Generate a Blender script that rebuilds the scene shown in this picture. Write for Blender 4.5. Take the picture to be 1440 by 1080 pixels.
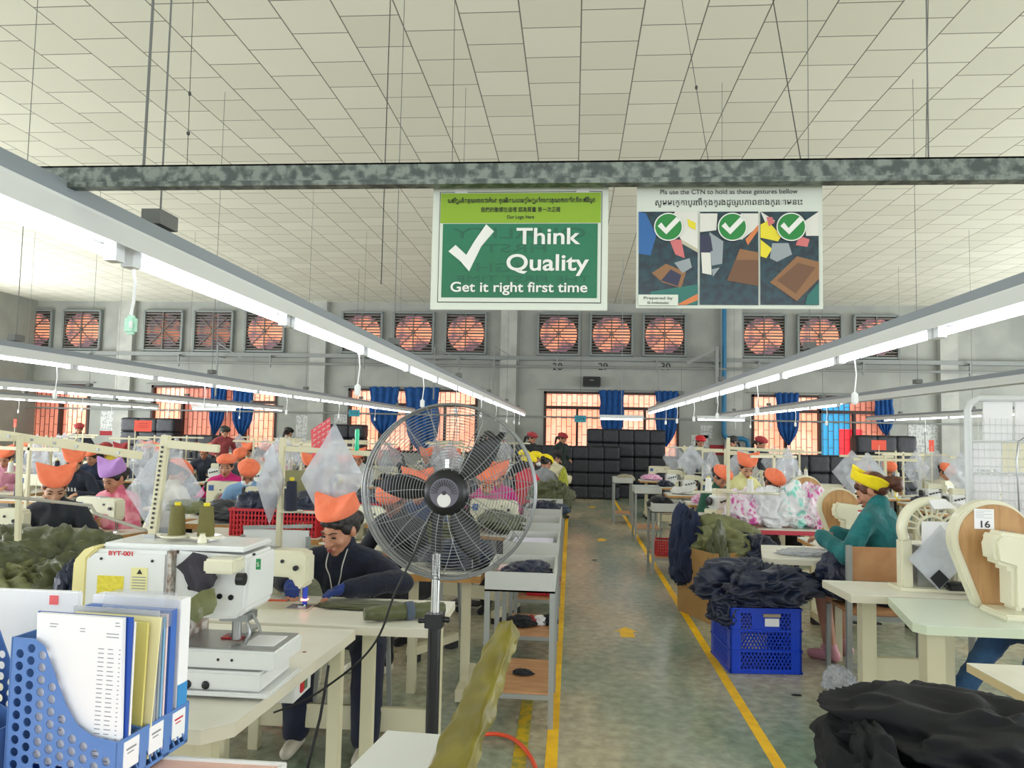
import bpy, bmesh, math, random
import numpy as np
from mathutils import Vector, Matrix, Euler, noise
random.seed(7)
PI = math.pi
SC = bpy.context.scene
for o in list(bpy.data.objects): bpy.data.objects.remove(o)
# ---------------------------------------------------------------- camera
F = 1050.0
CAMZ = 1.65
_y = Vector(((806-720)/F, (540-611)/F, -1.0)).normalized()
_z = Vector((0.020, 1.0, 0.0)); _z.z = (_z.x*_y.x + _z.y*_y.y)/(-_y.z); _z.normalize()
_x = _y.cross(_z).normalized()
R3 = Matrix((_x, _y, _z))
cam = bpy.data.objects.new('camera', bpy.data.cameras.new('camera'))
SC.collection.objects.link(cam)
cam.data.sensor_width = 36; cam.data.lens = F/1440*36; cam.data.clip_end = 200; cam.data.clip_start = .02
cam.matrix_world = Matrix.Translation((0, 0, CAMZ)) @ R3.to_4x4()
SC.camera = cam
CP = Vector((0, 0, CAMZ))
def ray(px, py): return R3 @ Vector(((px-720)/F, (540-py)/F, -1.0))
def W(px, py, Y):            # world point seen at a pixel, at distance Y down the hall
    d = ray(px, py); return CP + d*(Y/d.y)
def G(px, py, z=0.0):        # world point seen at a pixel, at height z
    d = ray(px, py); return CP + d*((z-CAMZ)/d.z)
# ---------------------------------------------------------------- world, exposure
wd = bpy.data.worlds.new('world'); SC.world = wd; wd.use_nodes = True
wd.node_tree.nodes['Background'].inputs[0].default_value = (.86, .93, 1.0, 1)
wd.node_tree.nodes['Background'].inputs[1].default_value = 1.0
SC.view_settings.view_transform = 'Standard'; SC.view_settings.look = 'None'
SC.view_settings.gamma = 1; SC.view_settings.use_curve_mapping = False
SC.view_settings.exposure = 0.35
TUBE_POWER = 6.0
def area(name, loc, rot, sx, sy, power, c=(1, 1, 1)):
    l = bpy.data.lights.new(name, 'AREA'); l.shape = 'RECTANGLE'; l.size = sx; l.size_y = sy; l.energy = power; l.color = c
    o = bpy.data.objects.new(name, l); SC.collection.objects.link(o); o.location = loc; o.rotation_euler = rot; return o
area('ceiling_fill_rear', (-1, -8.8, 2.2), (math.radians(105), 0, 0), 26, 3.6, 500, (.93, .97, 1))  # added fill behind the camera, tilted up to brighten the ceiling
area('ceiling_fill_left', (-16.8, 7, 2.4), (0, math.radians(-105), 0), 3.6, 26, 2600, (.93, .97, 1))  # added fill inside the closed left wall, lifts the ceiling; no opening built
area('ceiling_fill_right', (14.8, 7, 2.4), (0, math.radians(105), 0), 3.6, 26, 2200, (.93, .97, 1))  # same added ceiling fill at the right wall, which is closed too
# ---------------------------------------------------------------- materials
def lin(c):
    c = c/255.0
    return c/12.92 if c <= .04045 else ((c+.055)/1.055)**2.4
def col(h):
    if isinstance(h, str):
        h = h.lstrip('#'); h = (int(h[:2], 16), int(h[2:4], 16), int(h[4:6], 16))
    return (lin(h[0]), lin(h[1]), lin(h[2]), 1)
MATS = {}
def mat(name, h, rough=.5, metal=0, h2=None, scale=8, bump=0, bscale=None, emit=0, alpha=1, sheen=0, coat=0, stretch=None, detail=4, lo=.4, hi=.6):
    if name in MATS: return MATS[name]
    m = bpy.data.materials.new(name); m.use_nodes = True; MATS[name] = m
    nt = m.node_tree; N = nt.nodes; L = nt.links; b = N['Principled BSDF']
    b.inputs['Base Color'].default_value = col(h)
    b.inputs['Roughness'].default_value = rough; b.inputs['Metallic'].default_value = metal
    if sheen: b.inputs['Sheen Weight'].default_value = sheen
    if coat: b.inputs['Coat Weight'].default_value = coat
    if alpha < 1: b.inputs['Alpha'].default_value = alpha
    if emit:
        b.inputs['Emission Color'].default_value = col(h); b.inputs['Emission Strength'].default_value = emit
    if h2 or bump:
        tc = N.new('ShaderNodeTexCoord'); mp = N.new('ShaderNodeMapping')
        L.new(tc.outputs['Object'], mp.inputs[0])
        if stretch: mp.inputs['Scale'].default_value = stretch
        if h2:
            nz = N.new('ShaderNodeTexNoise'); nz.inputs['Scale'].default_value = scale; nz.inputs['Detail'].default_value = detail
            L.new(mp.outputs[0], nz.inputs[0])
            rp = N.new('ShaderNodeValToRGB'); rp.color_ramp.elements[0].position = lo; rp.color_ramp.elements[1].position = hi
            rp.color_ramp.elements[0].color = col(h); rp.color_ramp.elements[1].color = col(h2)
            L.new(nz.outputs[0], rp.inputs[0]); L.new(rp.outputs[0], b.inputs['Base Color'])
            if emit: L.new(rp.outputs[0], b.inputs['Emission Color'])
        if bump:
            nb = N.new('ShaderNodeTexNoise'); nb.inputs['Scale'].default_value = bscale or scale*3; nb.inputs['Detail'].default_value = 3
            L.new(mp.outputs[0], nb.inputs[0])
            bp = N.new('ShaderNodeBump'); bp.inputs['Strength'].default_value = bump; bp.inputs['Distance'].default_value = .01
            L.new(nb.outputs[0], bp.inputs['Height']); L.new(bp.outputs[0], b.inputs['Normal'])
    return m
def cloth(name, h, h2=None, rough=.85, bump=.5, bscale=25, scale=10, sheen=.1): return mat(name, h, rough, 0, h2, scale, bump, bscale, sheen=sheen)
def film(name, tint, opac=.25, rough=.12, bump=.6):
    m = bpy.data.materials.new(name); m.use_nodes = True; nt = m.node_tree; N = nt.nodes; L = nt.links
    N.remove(N['Principled BSDF']); out = N['Material Output']
    tr = N.new('ShaderNodeBsdfTransparent'); tr.inputs[0].default_value = (.97, .97, .98, 1)
    df = N.new('ShaderNodeBsdfPrincipled'); df.inputs['Base Color'].default_value = col(tint); df.inputs['Roughness'].default_value = rough
    tc = N.new('ShaderNodeTexCoord'); nz = N.new('ShaderNodeTexNoise'); nz.inputs['Scale'].default_value = 5; nz.inputs['Detail'].default_value = 3
    L.new(tc.outputs['Object'], nz.inputs[0])
    bp = N.new('ShaderNodeBump'); bp.inputs['Strength'].default_value = bump; bp.inputs['Distance'].default_value = .03
    L.new(nz.outputs[0], bp.inputs['Height']); L.new(bp.outputs[0], df.inputs['Normal'])
    mr = N.new('ShaderNodeMapRange'); mr.inputs[1].default_value = .35; mr.inputs[2].default_value = .7
    mr.inputs[3].default_value = opac*.75; mr.inputs[4].default_value = min(1, opac*1.25); L.new(nz.outputs[0], mr.inputs[0])
    mx = N.new('ShaderNodeMixShader'); L.new(mr.outputs[0], mx.inputs[0]); L.new(tr.outputs[0], mx.inputs[1]); L.new(df.outputs[0], mx.inputs[2])
    L.new(mx.outputs[0], out.inputs[0]); MATS[name] = m
    return m
def node_mat(name, rough=.5, metal=0):
    m = bpy.data.materials.new(name); m.use_nodes = True; MATS[name] = m
    b = m.node_tree.nodes['Principled BSDF']; b.inputs['Roughness'].default_value = rough; b.inputs['Metallic'].default_value = metal
    return m, m.node_tree.nodes, m.node_tree.links, b
def ramp(N, stops, interp='LINEAR'):
    r = N.new('ShaderNodeValToRGB'); r.color_ramp.interpolation = interp; e = r.color_ramp.elements
    while len(e) < len(stops): e.new(.5)
    for i, (p, c) in enumerate(stops): e[i].position = p; e[i].color = col(c)
    return r
# floor
mF, N, L, b = node_mat('epoxy floor', .18)
tc = N.new('ShaderNodeTexCoord'); mp = N.new('ShaderNodeMapping'); mp.inputs['Scale'].default_value = (1, .45, 1); L.new(tc.outputs['Object'], mp.inputs[0])
n1 = N.new('ShaderNodeTexNoise'); n1.inputs['Scale'].default_value = .9; n1.inputs['Detail'].default_value = 6; L.new(mp.outputs[0], n1.inputs[0])
r1 = ramp(N, [(.32, '#7f9885'), (.46, '#a8b09a'), (.58, '#cfc4a6')]); L.new(n1.outputs[0], r1.inputs[0])
n2 = N.new('ShaderNodeTexNoise'); n2.inputs['Scale'].default_value = 14; n2.inputs['Detail'].default_value = 5; L.new(tc.outputs['Object'], n2.inputs[0])
r2 = ramp(N, [(.3, '#c8c8c8'), (.7, '#ffffff')]); L.new(n2.outputs[0], r2.inputs[0])
mm = N.new('ShaderNodeMix'); mm.data_type = 'RGBA'; mm.blend_type = 'MULTIPLY'; mm.inputs[0].default_value = 1
L.new(r1.outputs[0], mm.inputs[6]); L.new(r2.outputs[0], mm.inputs[7]); L.new(mm.outputs[2], b.inputs['Base Color'])
mr = N.new('ShaderNodeMapRange'); mr.inputs[3].default_value = .12; mr.inputs[4].default_value = .38; L.new(n1.outputs[0], mr.inputs[0]); L.new(mr.outputs[0], b.inputs['Roughness'])
# ceiling tiles
mC, N, L, b = node_mat('ceiling tiles', .9)
tc = N.new('ShaderNodeTexCoord'); mp = N.new('ShaderNodeMapping'); mp.inputs['Rotation'].default_value = (0, 0, PI/2); mp.inputs['Location'].default_value = (.1, -.02, 0)
L.new(tc.outputs['Object'], mp.inputs[0]); bt = N.new('ShaderNodeTexBrick'); L.new(mp.outputs[0], bt.inputs[0])
bt.inputs['Scale'].default_value = 1; bt.inputs['Brick Width'].default_value = .57; bt.inputs['Row Height'].default_value = .57; bt.inputs['Mortar Size'].default_value = .008
bt.inputs['Mortar Smooth'].default_value = .4
bt.inputs['Color1'].default_value = col('#eceadb'); bt.inputs['Color2'].default_value = col('#e2e0d0'); bt.inputs['Mortar'].default_value = col('#77746a')
L.new(bt.outputs[0], b.inputs['Base Color'])
mWall = mat('wall paint', '#a3a59e', .8, h2='#979994', scale=1.2)
mWallP = mat('pillar paint', '#b2b3ac', .8, h2='#a5a6a1', scale=2)
mTrim = mat('grey painted steel', '#868a88', .5)
mFrame = mat('brown window steel', '#3a2622', .6)
mGrille = mat('grille bars', '#6b3a2c', .6)
def galv():
    m, N, L, b = node_mat('galvanised steel', .45, .35)
    tc = N.new('ShaderNodeTexCoord'); v = N.new('ShaderNodeTexVoronoi'); v.inputs['Scale'].default_value = 55
    n = N.new('ShaderNodeTexNoise'); n.inputs['Scale'].default_value = 34; n.inputs['Detail'].default_value = 4
    L.new(tc.outputs['Object'], n.inputs[0]); L.new(tc.outputs['Object'], v.inputs[0])
    r = ramp(N, [(.42, '#4c5350'), (.5, '#646c67'), (.58, '#7f877f')]); L.new(n.outputs[0], r.inputs[0])
    L.new(r.outputs[0], b.inputs['Base Color']); return m
mGalv = galv()
mRail = mat('lamp rail steel', '#8b949b', .45)
mRefl = mat('lamp reflector', '#d9dcdc', .4)
mTube = mat('lit tube', '#f4f7ff', .5, emit=TUBE_POWER)
mCord = mat('white cord', '#e6e8e6', .5)
mCream = mat('cream machine enamel', '#dfdcc2', .3, coat=.3)
mWhiteM = mat('white machine enamel', '#e4e6e4', .3, coat=.3)
mCreamLeg = mat('cream steel', '#d3cdae', .45)
mTop = mat('white laminate', '#eceade', .35, h2='#e3e0d2', scale=3)
mEdge = mat('tan edge band', '#c9975a', .5, h2='#b98648', scale=12)
mEdgeC = mat('cream edge band', '#d9d3bf', .5)
mSteel = mat('brushed steel', '#a4a6a6', .3, .8)
mChrome = mat('chrome', '#c9cbcc', .15, 1)
mBlack = mat('black plastic', '#17181b', .35)
mRubber = mat('black rubber', '#161618', .6)
mGrey = mat('grey plastic', '#8d9194', .5)
mDkSteel = mat('grey steel', '#9ea29f', .4, .3)
mWood = mat('plywood', '#c8966a', .55, h2='#b98459', scale=5, stretch=(1, 8, 1))
mWoodG = mat('wood guard', '#bf9563', .5, h2='#ad8152', scale=4, stretch=(6, 1, 1))
mPaper = mat('paper', '#eeeef0', .7)
mYel = mat('yellow tape', '#ffca0a', .5, h2='#f0b808', scale=9)
mRedPl = mat('red plastic', '#c8202c', .4)
mOrange = cloth('orange nonwoven', '#f4835e', '#ee7650')
mYelC = cloth('yellow nonwoven', '#f3dc12', '#e8ce0c')
mPurple = cloth('lilac nonwoven', '#b98bd0', '#ad7fc6')
mRedC = cloth('dark red knit', '#9c2f35')
mSkin = mat('skin', '#b98467', .5, h2='#b07a5e', scale=6)
mSkinD = mat('darker skin', '#8a5a44', .5, h2='#7f503c', scale=6)
mSkinL = mat('light skin', '#c99a7c', .5, h2='#c08f72', scale=6)
mHair = mat('black hair', '#17120f', .45, bump=.6, bscale=60, stretch=(4, 4, 1))
mHairB = mat('brown hair', '#4a2618', .45, h2='#5d3220', scale=20, bump=.6, bscale=60)
mLips = mat('lips', '#8e3f3d', .4)
mEye = mat('eye dark', '#1b1412', .4)
mOlive = cloth('olive nylon', '#565a38', '#484d2f', .42, .25, 7, 6)
mOliveL = cloth('light olive nylon', '#777a4c', '#666a42', .42, .25, 7, 6)
mNavy = cloth('navy nylon', '#17223f', '#111a32', .4, .25, 7, 6)
mNavyK = cloth('navy knit', '#0f182c', '#0b1222', .9, .6, 60)
mDarkC = cloth('black cotton', '#0e1219', '#090c12', .8, .3, 30)
mConeO = mat('olive thread', '#6f6a37', .6, bump=.5, bscale=90, stretch=(1, 1, 6))
mConeN = mat('navy thread', '#20263a', .6, bump=.5, bscale=90, stretch=(1, 1, 6))
mConeW = mat('white thread', '#e8e8e4', .6, bump=.5, bscale=90, stretch=(1, 1, 6))
mConeY = mat('yellow cone tip', '#e3cf2a', .5)
mBag = film('clear plastic bag', '#d3d7de', .3, .1, .35)
mBag2 = film('milky plastic bag', '#d0d4dc', .5, .15, .35)
# ---------------------------------------------------------------- geometry helpers
def frame_from(d):
    d = d.normalized(); a = Vector((0, 0, 1)) if abs(d.z) < .95 else Vector((1, 0, 0))
    u = d.cross(a).normalized(); v = u.cross(d).normalized(); return u, v
class MB:
    def __init__(s): s.v = []; s.f = []; s.m = []
    def add(s, vs, fs, mi=0):
        k = len(s.v); s.v += [tuple(p) for p in vs]; s.f += [tuple(i+k for i in f) for f in fs]; s.m += [mi]*len(fs); return s
    def box(s, x0, x1, y0, y1, z0, z1, mi=0, M=None):
        vs = [Vector((x, y, z)) for z in (z0, z1) for y in (y0, y1) for x in (x0, x1)]
        if M: vs = [M @ p for p in vs]
        return s.add(vs, [(0, 2, 3, 1), (4, 5, 7, 6), (0, 1, 5, 4), (2, 6, 7, 3), (0, 4, 6, 2), (1, 3, 7, 5)], mi)
    def bar(s, p, q, w, h=None, mi=0):
        h = h or w; p = Vector(p); q = Vector(q); u, v = frame_from(q-p)
        vs = [e+u*a*w/2+v*b_*h/2 for e in (p, q) for a, b_ in ((-1, -1), (1, -1), (1, 1), (-1, 1))]
        return s.add(vs, [(0, 3, 2, 1), (4, 5, 6, 7), (0, 1, 5, 4), (1, 2, 6, 5), (2, 3, 7, 6), (3, 0, 4, 7)], mi)
    def tube(s, pts, r, n=8, mi=0, closed=False, caps=True):
        pts = [Vector(p) for p in pts]; k = len(pts); vs = []; rr = r if isinstance(r, (list, tuple)) else [r]*k
        u = None
        for i, p in enumerate(pts):
            if closed: d = pts[(i+1) % k]-pts[i-1]
            else: d = pts[min(i+1, k-1)]-pts[max(i-1, 0)]
            d.normalize()
            if u is None: u, v = frame_from(d)
            else:
                u = (u-d*u.dot(d)).normalized(); v = u.cross(d).normalized()
            for j in range(n):
                a = 2*PI*j/n; vs.append(p+u*math.cos(a)*rr[i]+v*math.sin(a)*rr[i])
        fs = []
        for i in range(k if closed else k-1):
            for j in range(n):
                a = i*n+j; b_ = i*n+(j+1) % n; c = ((i+1) % k)*n+(j+1) % n; d_ = ((i+1) % k)*n+j
                fs.append((a, b_, c, d_))
        if not closed and caps: fs += [tuple(range(n)), tuple((k-1)*n+j for j in range(n))[::-1]]
        return s.add(vs, fs, mi)
    def ring(s, c, R, r, n=48, m=6, M=None, mi=0):
        pts = [Vector((R*math.cos(2*PI*i/n), 0, R*math.sin(2*PI*i/n))) for i in range(n)]
        if M: pts = [M @ p for p in pts]
        return s.tube([p+Vector(c) for p in pts], r, m, mi, closed=True)
    def lathe(s, prof, n=16, M=None, mi=0):   # prof [(r,z)...], axis z
        vs = []; fs = []
        for r, z in prof:
            for j in range(n):
                a = 2*PI*j/n; p = Vector((r*math.cos(a), r*math.sin(a), z)); vs.append(M @ p if M else p)
        for i in range(len(prof)-1):
            for j in range(n): fs.append((i*n+j, i*n+(j+1) % n, (i+1)*n+(j+1) % n, (i+1)*n+j))
        fs += [tuple(range(n))[::-1], tuple((len(prof)-1)*n+j for j in range(n))]
        return s.add(vs, fs, mi)
    def cyl(s, p, q, r, n=16, mi=0, r2=None):
        return s.tube([p, q], [r, r if r2 is None else r2], n, mi)
    def prism(s, poly, t, M=None, mi=0):     # poly in xz plane, thickness t along y (0..t)
        k = len(poly); vs = [Vector((x, 0, z)) for x, z in poly]+[Vector((x, t, z)) for x, z in poly]
        if M: vs = [M @ p for p in vs]
        fs = [tuple(range(k)), tuple(range(k, 2*k))[::-1]]+[(i, i+k, (i+1) % k+k, (i+1) % k)[::1] for i in range(k)]
        return s.add(vs, fs, mi)
    def ell(s, c, r, n=16, m=10, M=None, mi=0):
        c = Vector(c); vs = []; fs = []
        for i in range(1, m):
            t = PI*i/m
            for j in range(n):
                a = 2*PI*j/n; p = Vector((r[0]*math.sin(t)*math.cos(a), r[1]*math.sin(t)*math.sin(a), r[2]*math.cos(t)))
                vs.append(c+(M @ p if M else p))
        top = len(vs); p = Vector((0, 0, r[2])); vs.append(c+(M @ p if M else p)); vs.append(c-(M @ p if M else p))
        for i in range(m-2):
            for j in range(n): fs.append((i*n+j, (i+1)*n+j, (i+1)*n+(j+1) % n, i*n+(j+1) % n))
        for j in range(n): fs += [(top, j, (j+1) % n), (top+1, (m-2)*n+(j+1) % n, (m-2)*n+j)]
        return s.add(vs, fs, mi)
    def grid(s, fn, nu, nv, mi=0, wrap=False):
        vs = [fn(i/(nu if wrap else nu-1), j/(nv-1)) for j in range(nv) for i in range(nu)]; fs = []
        for j in range(nv-1):
            for i in range(nu if wrap else nu-1): fs.append((j*nu+i, j*nu+(i+1) % nu, (j+1)*nu+(i+1) % nu, (j+1)*nu+i))
        return s.add(vs, fs, mi)
    def mesh(s, name, bevel=0, smooth=False, fix=True, solid=0):
        me = bpy.data.meshes.new(name); me.from_pydata(s.v, [], s.f)
        me.polygons.foreach_set('material_index', s.m)
        if fix or bevel or solid:
            bm = bmesh.new(); bm.from_mesh(me)
            if fix: bmesh.ops.recalc_face_normals(bm, faces=bm.faces)
            if solid: bmesh.ops.solidify(bm, geom=bm.faces[:]+bm.edges[:]+bm.verts[:], thickness=solid)
            if bevel:
                es = [e for e in bm.edges if len(e.link_faces) == 2 and e.calc_face_angle(0) > .6]
                bmesh.ops.bevel(bm, geom=es, offset=bevel, segments=2, affect='EDGES', clamp_overlap=True)
            bm.to_mesh(me); bm.free()
        if smooth is True: me.polygons.foreach_set('use_smooth', [True]*len(me.polygons))
        elif smooth: me.polygons.foreach_set('use_smooth', [True]*len(me.polygons)); me.set_sharp_from_angle(angle=smooth)
        return me
    def build(s, name, m, parent=None, bevel=0, smooth=False, loc=None, fix=True, solid=0):
        return obj(name, s.mesh(name, bevel, smooth, fix, solid), m, parent, loc)
def obj(name, me, m, parent=None, loc=None):
    ms = m if isinstance(m, (list, tuple)) else [m]
    if not me.materials:
        for x in ms: me.materials.append(x)
    o = bpy.data.objects.new(name, me); SC.collection.objects.link(o)
    if parent: o.parent = parent
    if loc is not None: o.location = loc
    return o
def thing(name, label, cat, loc=(0, 0, 0), rz=0, group=None):
    o = bpy.data.objects.new(name, None); SC.collection.objects.link(o); o.empty_display_size = .1
    o.location = loc; o.rotation_euler = (0, 0, rz); return tag(o, label, cat, group)
def tag(o, label, cat=None, group=None, kind=None):
    o['label'] = label
    if cat: o['category'] = cat
    if group: o['group'] = group
    if kind: o['kind'] = kind
    return o
def struct(o): o['kind'] = 'structure'; return o
def dup(root, loc, rz=None, label=None, group=None, scale=None):
    r = root.copy(); SC.collection.objects.link(r); r.location = loc
    if rz is not None: r.rotation_euler = (0, 0, rz)
    if label: r['label'] = label
    if group: r['group'] = group
    if scale: r.scale = (scale,)*3 if not isinstance(scale, tuple) else scale
    def kids(a, b_):
        for ch in list(a.children):
            c = ch.copy(); SC.collection.objects.link(c); c.parent = b_; kids(ch, c)
    kids(root, r); return r
def setmat(o, m, slot=0):
    o.material_slots[slot].link = 'OBJECT'; o.material_slots[slot].material = m
def kid(o, name):
    for c in o.children:
        if c.name.split('.')[0] == name: return c
def kids_named(o, name): return [c for c in o.children if c.name.split('.')[0] == name]
ORD = ['nearest', 'second', 'third', 'fourth', 'fifth', 'sixth', 'seventh', 'eighth', 'ninth', 'tenth', 'eleventh', 'twelfth', 'thirteenth', 'fourteenth', 'fifteenth', 'sixteenth', 'seventeenth', 'eighteenth']
def text_mesh(body, size, bold=0.0, extrude=.0004, align='CENTER', xs=1.0, spacing=1.0):
    cu = bpy.data.curves.new('t', 'FONT'); cu.body = body; cu.size = size; cu.align_x = align; cu.align_y = 'CENTER'
    cu.offset = bold; cu.extrude = extrude; cu.space_character = spacing
    o = bpy.data.objects.new('t', cu); SC.collection.objects.link(o)
    dg = bpy.context.evaluated_depsgraph_get(); me = bpy.data.meshes.new_from_object(o.evaluated_get(dg))
    bpy.data.objects.remove(o)
    me.transform(Matrix.Rotation(PI/2, 4, 'X') @ Matrix.Diagonal((xs, 1, 1, 1)))
    me.materials.clear(); return me
def text(name, body, size, m, parent, loc, rot=None, fitw=None, **k):
    me = text_mesh(body, size, **k)
    if fitw and len(me.vertices):
        w = max(v.co.x for v in me.vertices)-min(v.co.x for v in me.vertices)
        me.transform(Matrix.Diagonal((fitw/max(w, 1e-4), 1, 1, 1)))
    o = obj(name, me, m, parent, loc)
    if rot: o.rotation_euler = rot
    return o
def catmull(pts, n=6):
    P_ = [Vector(p) for p in pts]; out = []
    for i in range(len(P_)-1):
        a, b_, c, d = P_[max(i-1, 0)], P_[i], P_[i+1], P_[min(i+2, len(P_)-1)]
        for k in range(n):
            t = k/n; out.append(.5*((2*b_)+(c-a)*t+(2*a-5*b_+4*c-d)*t*t+(3*b_-a-3*c+d)*t*t*t))
    return out+[P_[-1]]
# soft bodies: overlapping tapered capsules and ellipsoids fused into one skin
def capsule(mb, p, q, r0, r1, n=12):
    p = Vector(p); q = Vector(q); d = (q-p).normalized(); pts = []; rr = []
    for a in (-90, -60, -30): pts.append(p+d*math.sin(math.radians(a))*r0); rr.append(max(1e-4, math.cos(math.radians(a))*r0))
    for a in (0, ): pts.append(p); rr.append(r0)
    pts.append(q); rr.append(r1)
    for a in (30, 60, 90): pts.append(q+d*math.sin(math.radians(a))*r1); rr.append(max(1e-4, math.cos(math.radians(a))*r1))
    mb.tube(pts, rr, n)
def soft(name, prims, voxel=.012, smooth=3, infl=0, wrinkle=0, wfreq=12, cut=None, seed=0):
    mb = MB()
    for pr in prims:
        if pr[0] == 'c': capsule(mb, pr[1], pr[2], pr[3]+infl, pr[4]+infl)
        else: mb.ell(pr[1], tuple(x+infl for x in pr[2]), 16, 12, pr[3] if len(pr) > 3 else None)
    me = mb.mesh('tmp', fix=True)
    o = bpy.data.objects.new('tmp', me); SC.collection.objects.link(o)
    md = o.modifiers.new('r', 'REMESH'); md.mode = 'VOXEL'; md.voxel_size = voxel
    md = o.modifiers.new('s', 'SMOOTH'); md.factor = .5; md.iterations = smooth
    dg = bpy.context.evaluated_depsgraph_get(); m2 = bpy.data.meshes.new_from_object(o.evaluated_get(dg)); m2.name = name
    bpy.data.objects.remove(o); bpy.data.meshes.remove(me)
    if wrinkle:
        for v in m2.vertices:
            c = v.co*wfreq+Vector((seed*3.7, 0, 0)); a = 1-abs(noise.noise(Vector((c.x, c.y, c.z*.7)))*2)
            v.co += v.normal*wrinkle*(a-.5)
    m2.polygons.foreach_set('use_smooth', [True]*len(m2.polygons))
    return m2
def crumple_mesh(name, sx, sy, sz, seed=0, freq=3.0, amp=.35, sub=5):
    bm = bmesh.new(); bmesh.ops.create_icosphere(bm, subdivisions=sub, radius=1)
    sd = Vector((seed*5.13, seed*1.7, seed*.9))
    for v in bm.verts:
        p = v.co.copy(); n = p*freq*.5+sd; w = Vector((noise.noise(n), noise.noise(n+Vector((9, 1, 4))), noise.noise(n+Vector((3, 7, 2)))))*.8
        q = p*freq+w*1.5+sd
        a = (1-abs(noise.noise(q*.8))*2.4)*.75+(1-abs(noise.noise(q*1.7))*2)*.2+noise.noise(p*1.2+sd)*.8
        r = 1+amp*(a-.35)
        p = p*r; p.z = p.z if p.z > 0 else p.z*.45
        v.co = Vector((p.x*sx, p.y*sy, p.z*sz+sz*.4))
    z0 = min(v.co.z for v in bm.verts)
    for v in bm.verts: v.co.z = max(0, v.co.z-z0-.06*sz)
    me = bpy.data.meshes.new(name); bm.to_mesh(me); bm.free()
    me.polygons.foreach_set('use_smooth', [True]*len(me.polygons)); return me
# ---------------------------------------------------------------- the hall
D = 22.2; CZ = 5.55; XL = -17.0; XR = 15.0; YB = -9.0
struct(MB().box(XL, XR, YB, D+.2, -.1, 0).build('floor', mF))
struct(MB().box(XL, XR, YB, D+.2, CZ, CZ+.1).build('ceiling', mC))
wins = []     # (x0,x1)
for a, c in ((-38, 127), (213, 390), (490, 672), (765, 955), (1057, 1250)):
    wins.append((W(a, 560, D).x, W(c, 560, D).x))
WZ0, WZ1 = 1.0, 2.92
mb = MB(); xs = [XL]
for x0, x1 in wins: xs += [x0, x1]
xs.append(XR)
mb.box(XL, XR, D, D+.2, WZ1, CZ); mb.box(XL, XR, D, D+.2, 0, WZ0)
for i in range(0, len(xs), 2): mb.box(xs[i], xs[i+1], D, D+.2, WZ0, WZ1)
struct(mb.build('wall_back', mWall))
struct(MB().box(XL-.2, XL, YB, D, 0, CZ).build('wall_left', mWall))
struct(MB().box(XR, XR+.2, YB, D, 0, CZ).build('wall_right', mWall))
def trim(n, mb, m): return struct(mb.build('trim_%d' % n, m))
tn = 1
for px in (450, 716, 1030, 180, 1330):
    c = W(px, 480, D).x; trim(tn, MB().box(c-.24, c+.24, D-.18, D, 0, CZ), mWallP); tn += 1
# grille window
mPane = mat('daylit orange pane', '#ffa885', .6, emit=1.0, h2='#ffc0a4', scale=1.5)
mPaneD = mat('daylit dusky pane', '#c87a68', .6, emit=.55, h2='#e08a72', scale=1.2)
mPaneB = mat('daylit blue pane', '#3a9ac9', .6, emit=.7)
mPaneR = mat('daylit red pane', '#e8303c', .6, emit=.8)
def window(n, x0, x1):
    r = bpy.data.objects.new('window_%d' % n, None); SC.collection.objects.link(r); r.location = (x0, D, WZ0); struct(r)
    w = x1-x0; h = WZ1-WZ0; f = MB(); t = .07
    f.box(0, t, -.03, .12, 0, h).box(w-t, w, -.03, .12, 0, h).box(0, w, -.03, .12, h-t, h).box(0, w, -.03, .12, 0, t)
    zt = h-.52; f.box(t, w-t, -.03, .12, zt, zt+.09)
    for k in (1, 2, 3):
        f.box(w*k/4-.035, w*k/4+.035, -.03, .12, t, zt)
    f.box(w/2-.03, w/2+.03, -.03, .12, zt, h-t)
    f.build('window_frame', mFrame, r)
    g = MB(); step = .152; i = 0; x = t
    while x < w-t:
        for z0, z1 in ((t, zt), (zt+.09, h-t)):
            g.box(x-.007, x+.007, .13, .145, z0, z1)
            z = z0+(.1 if i % 2 else .34)
            while z < z1: g.box(x, min(x+step, w-t), .13, .145, z-.006, z+.006); z += .48
        x += step; i += 1
    g.build('grille', mGrille, r)
    if n == 5:
        a = w*.5; b_ = w*.73
        MB().box(0, a, .16, .17, 0, h).build('pane', mPane, r)
        MB().box(a, b_, .16, .17, 0, h).build('pane', mPaneB, r)
        MB().box(b_-.3, b_+.35, .148, .156, 0, h*.5).build('pane', mPaneR, r)
        MB().box(b_, w, .16, .17, 0, h).build('pane', mPaneD, r)
    elif n in (1, 2):
        MB().box(0, w*.25, .16, .17, 0, h).build('pane', mPane, r); MB().box(w*.25, w*.78, .16, .17, 0, h).build('pane', mPaneD, r)
        MB().box(w*.78, w, .16, .17, 0, h).build('pane', mPane, r)
    else: MB().box(0, w, .16, .17, 0, h).build('pane', mPane, r)
for i, (a, c) in enumerate(wins): window(i+1, a, c)
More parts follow.
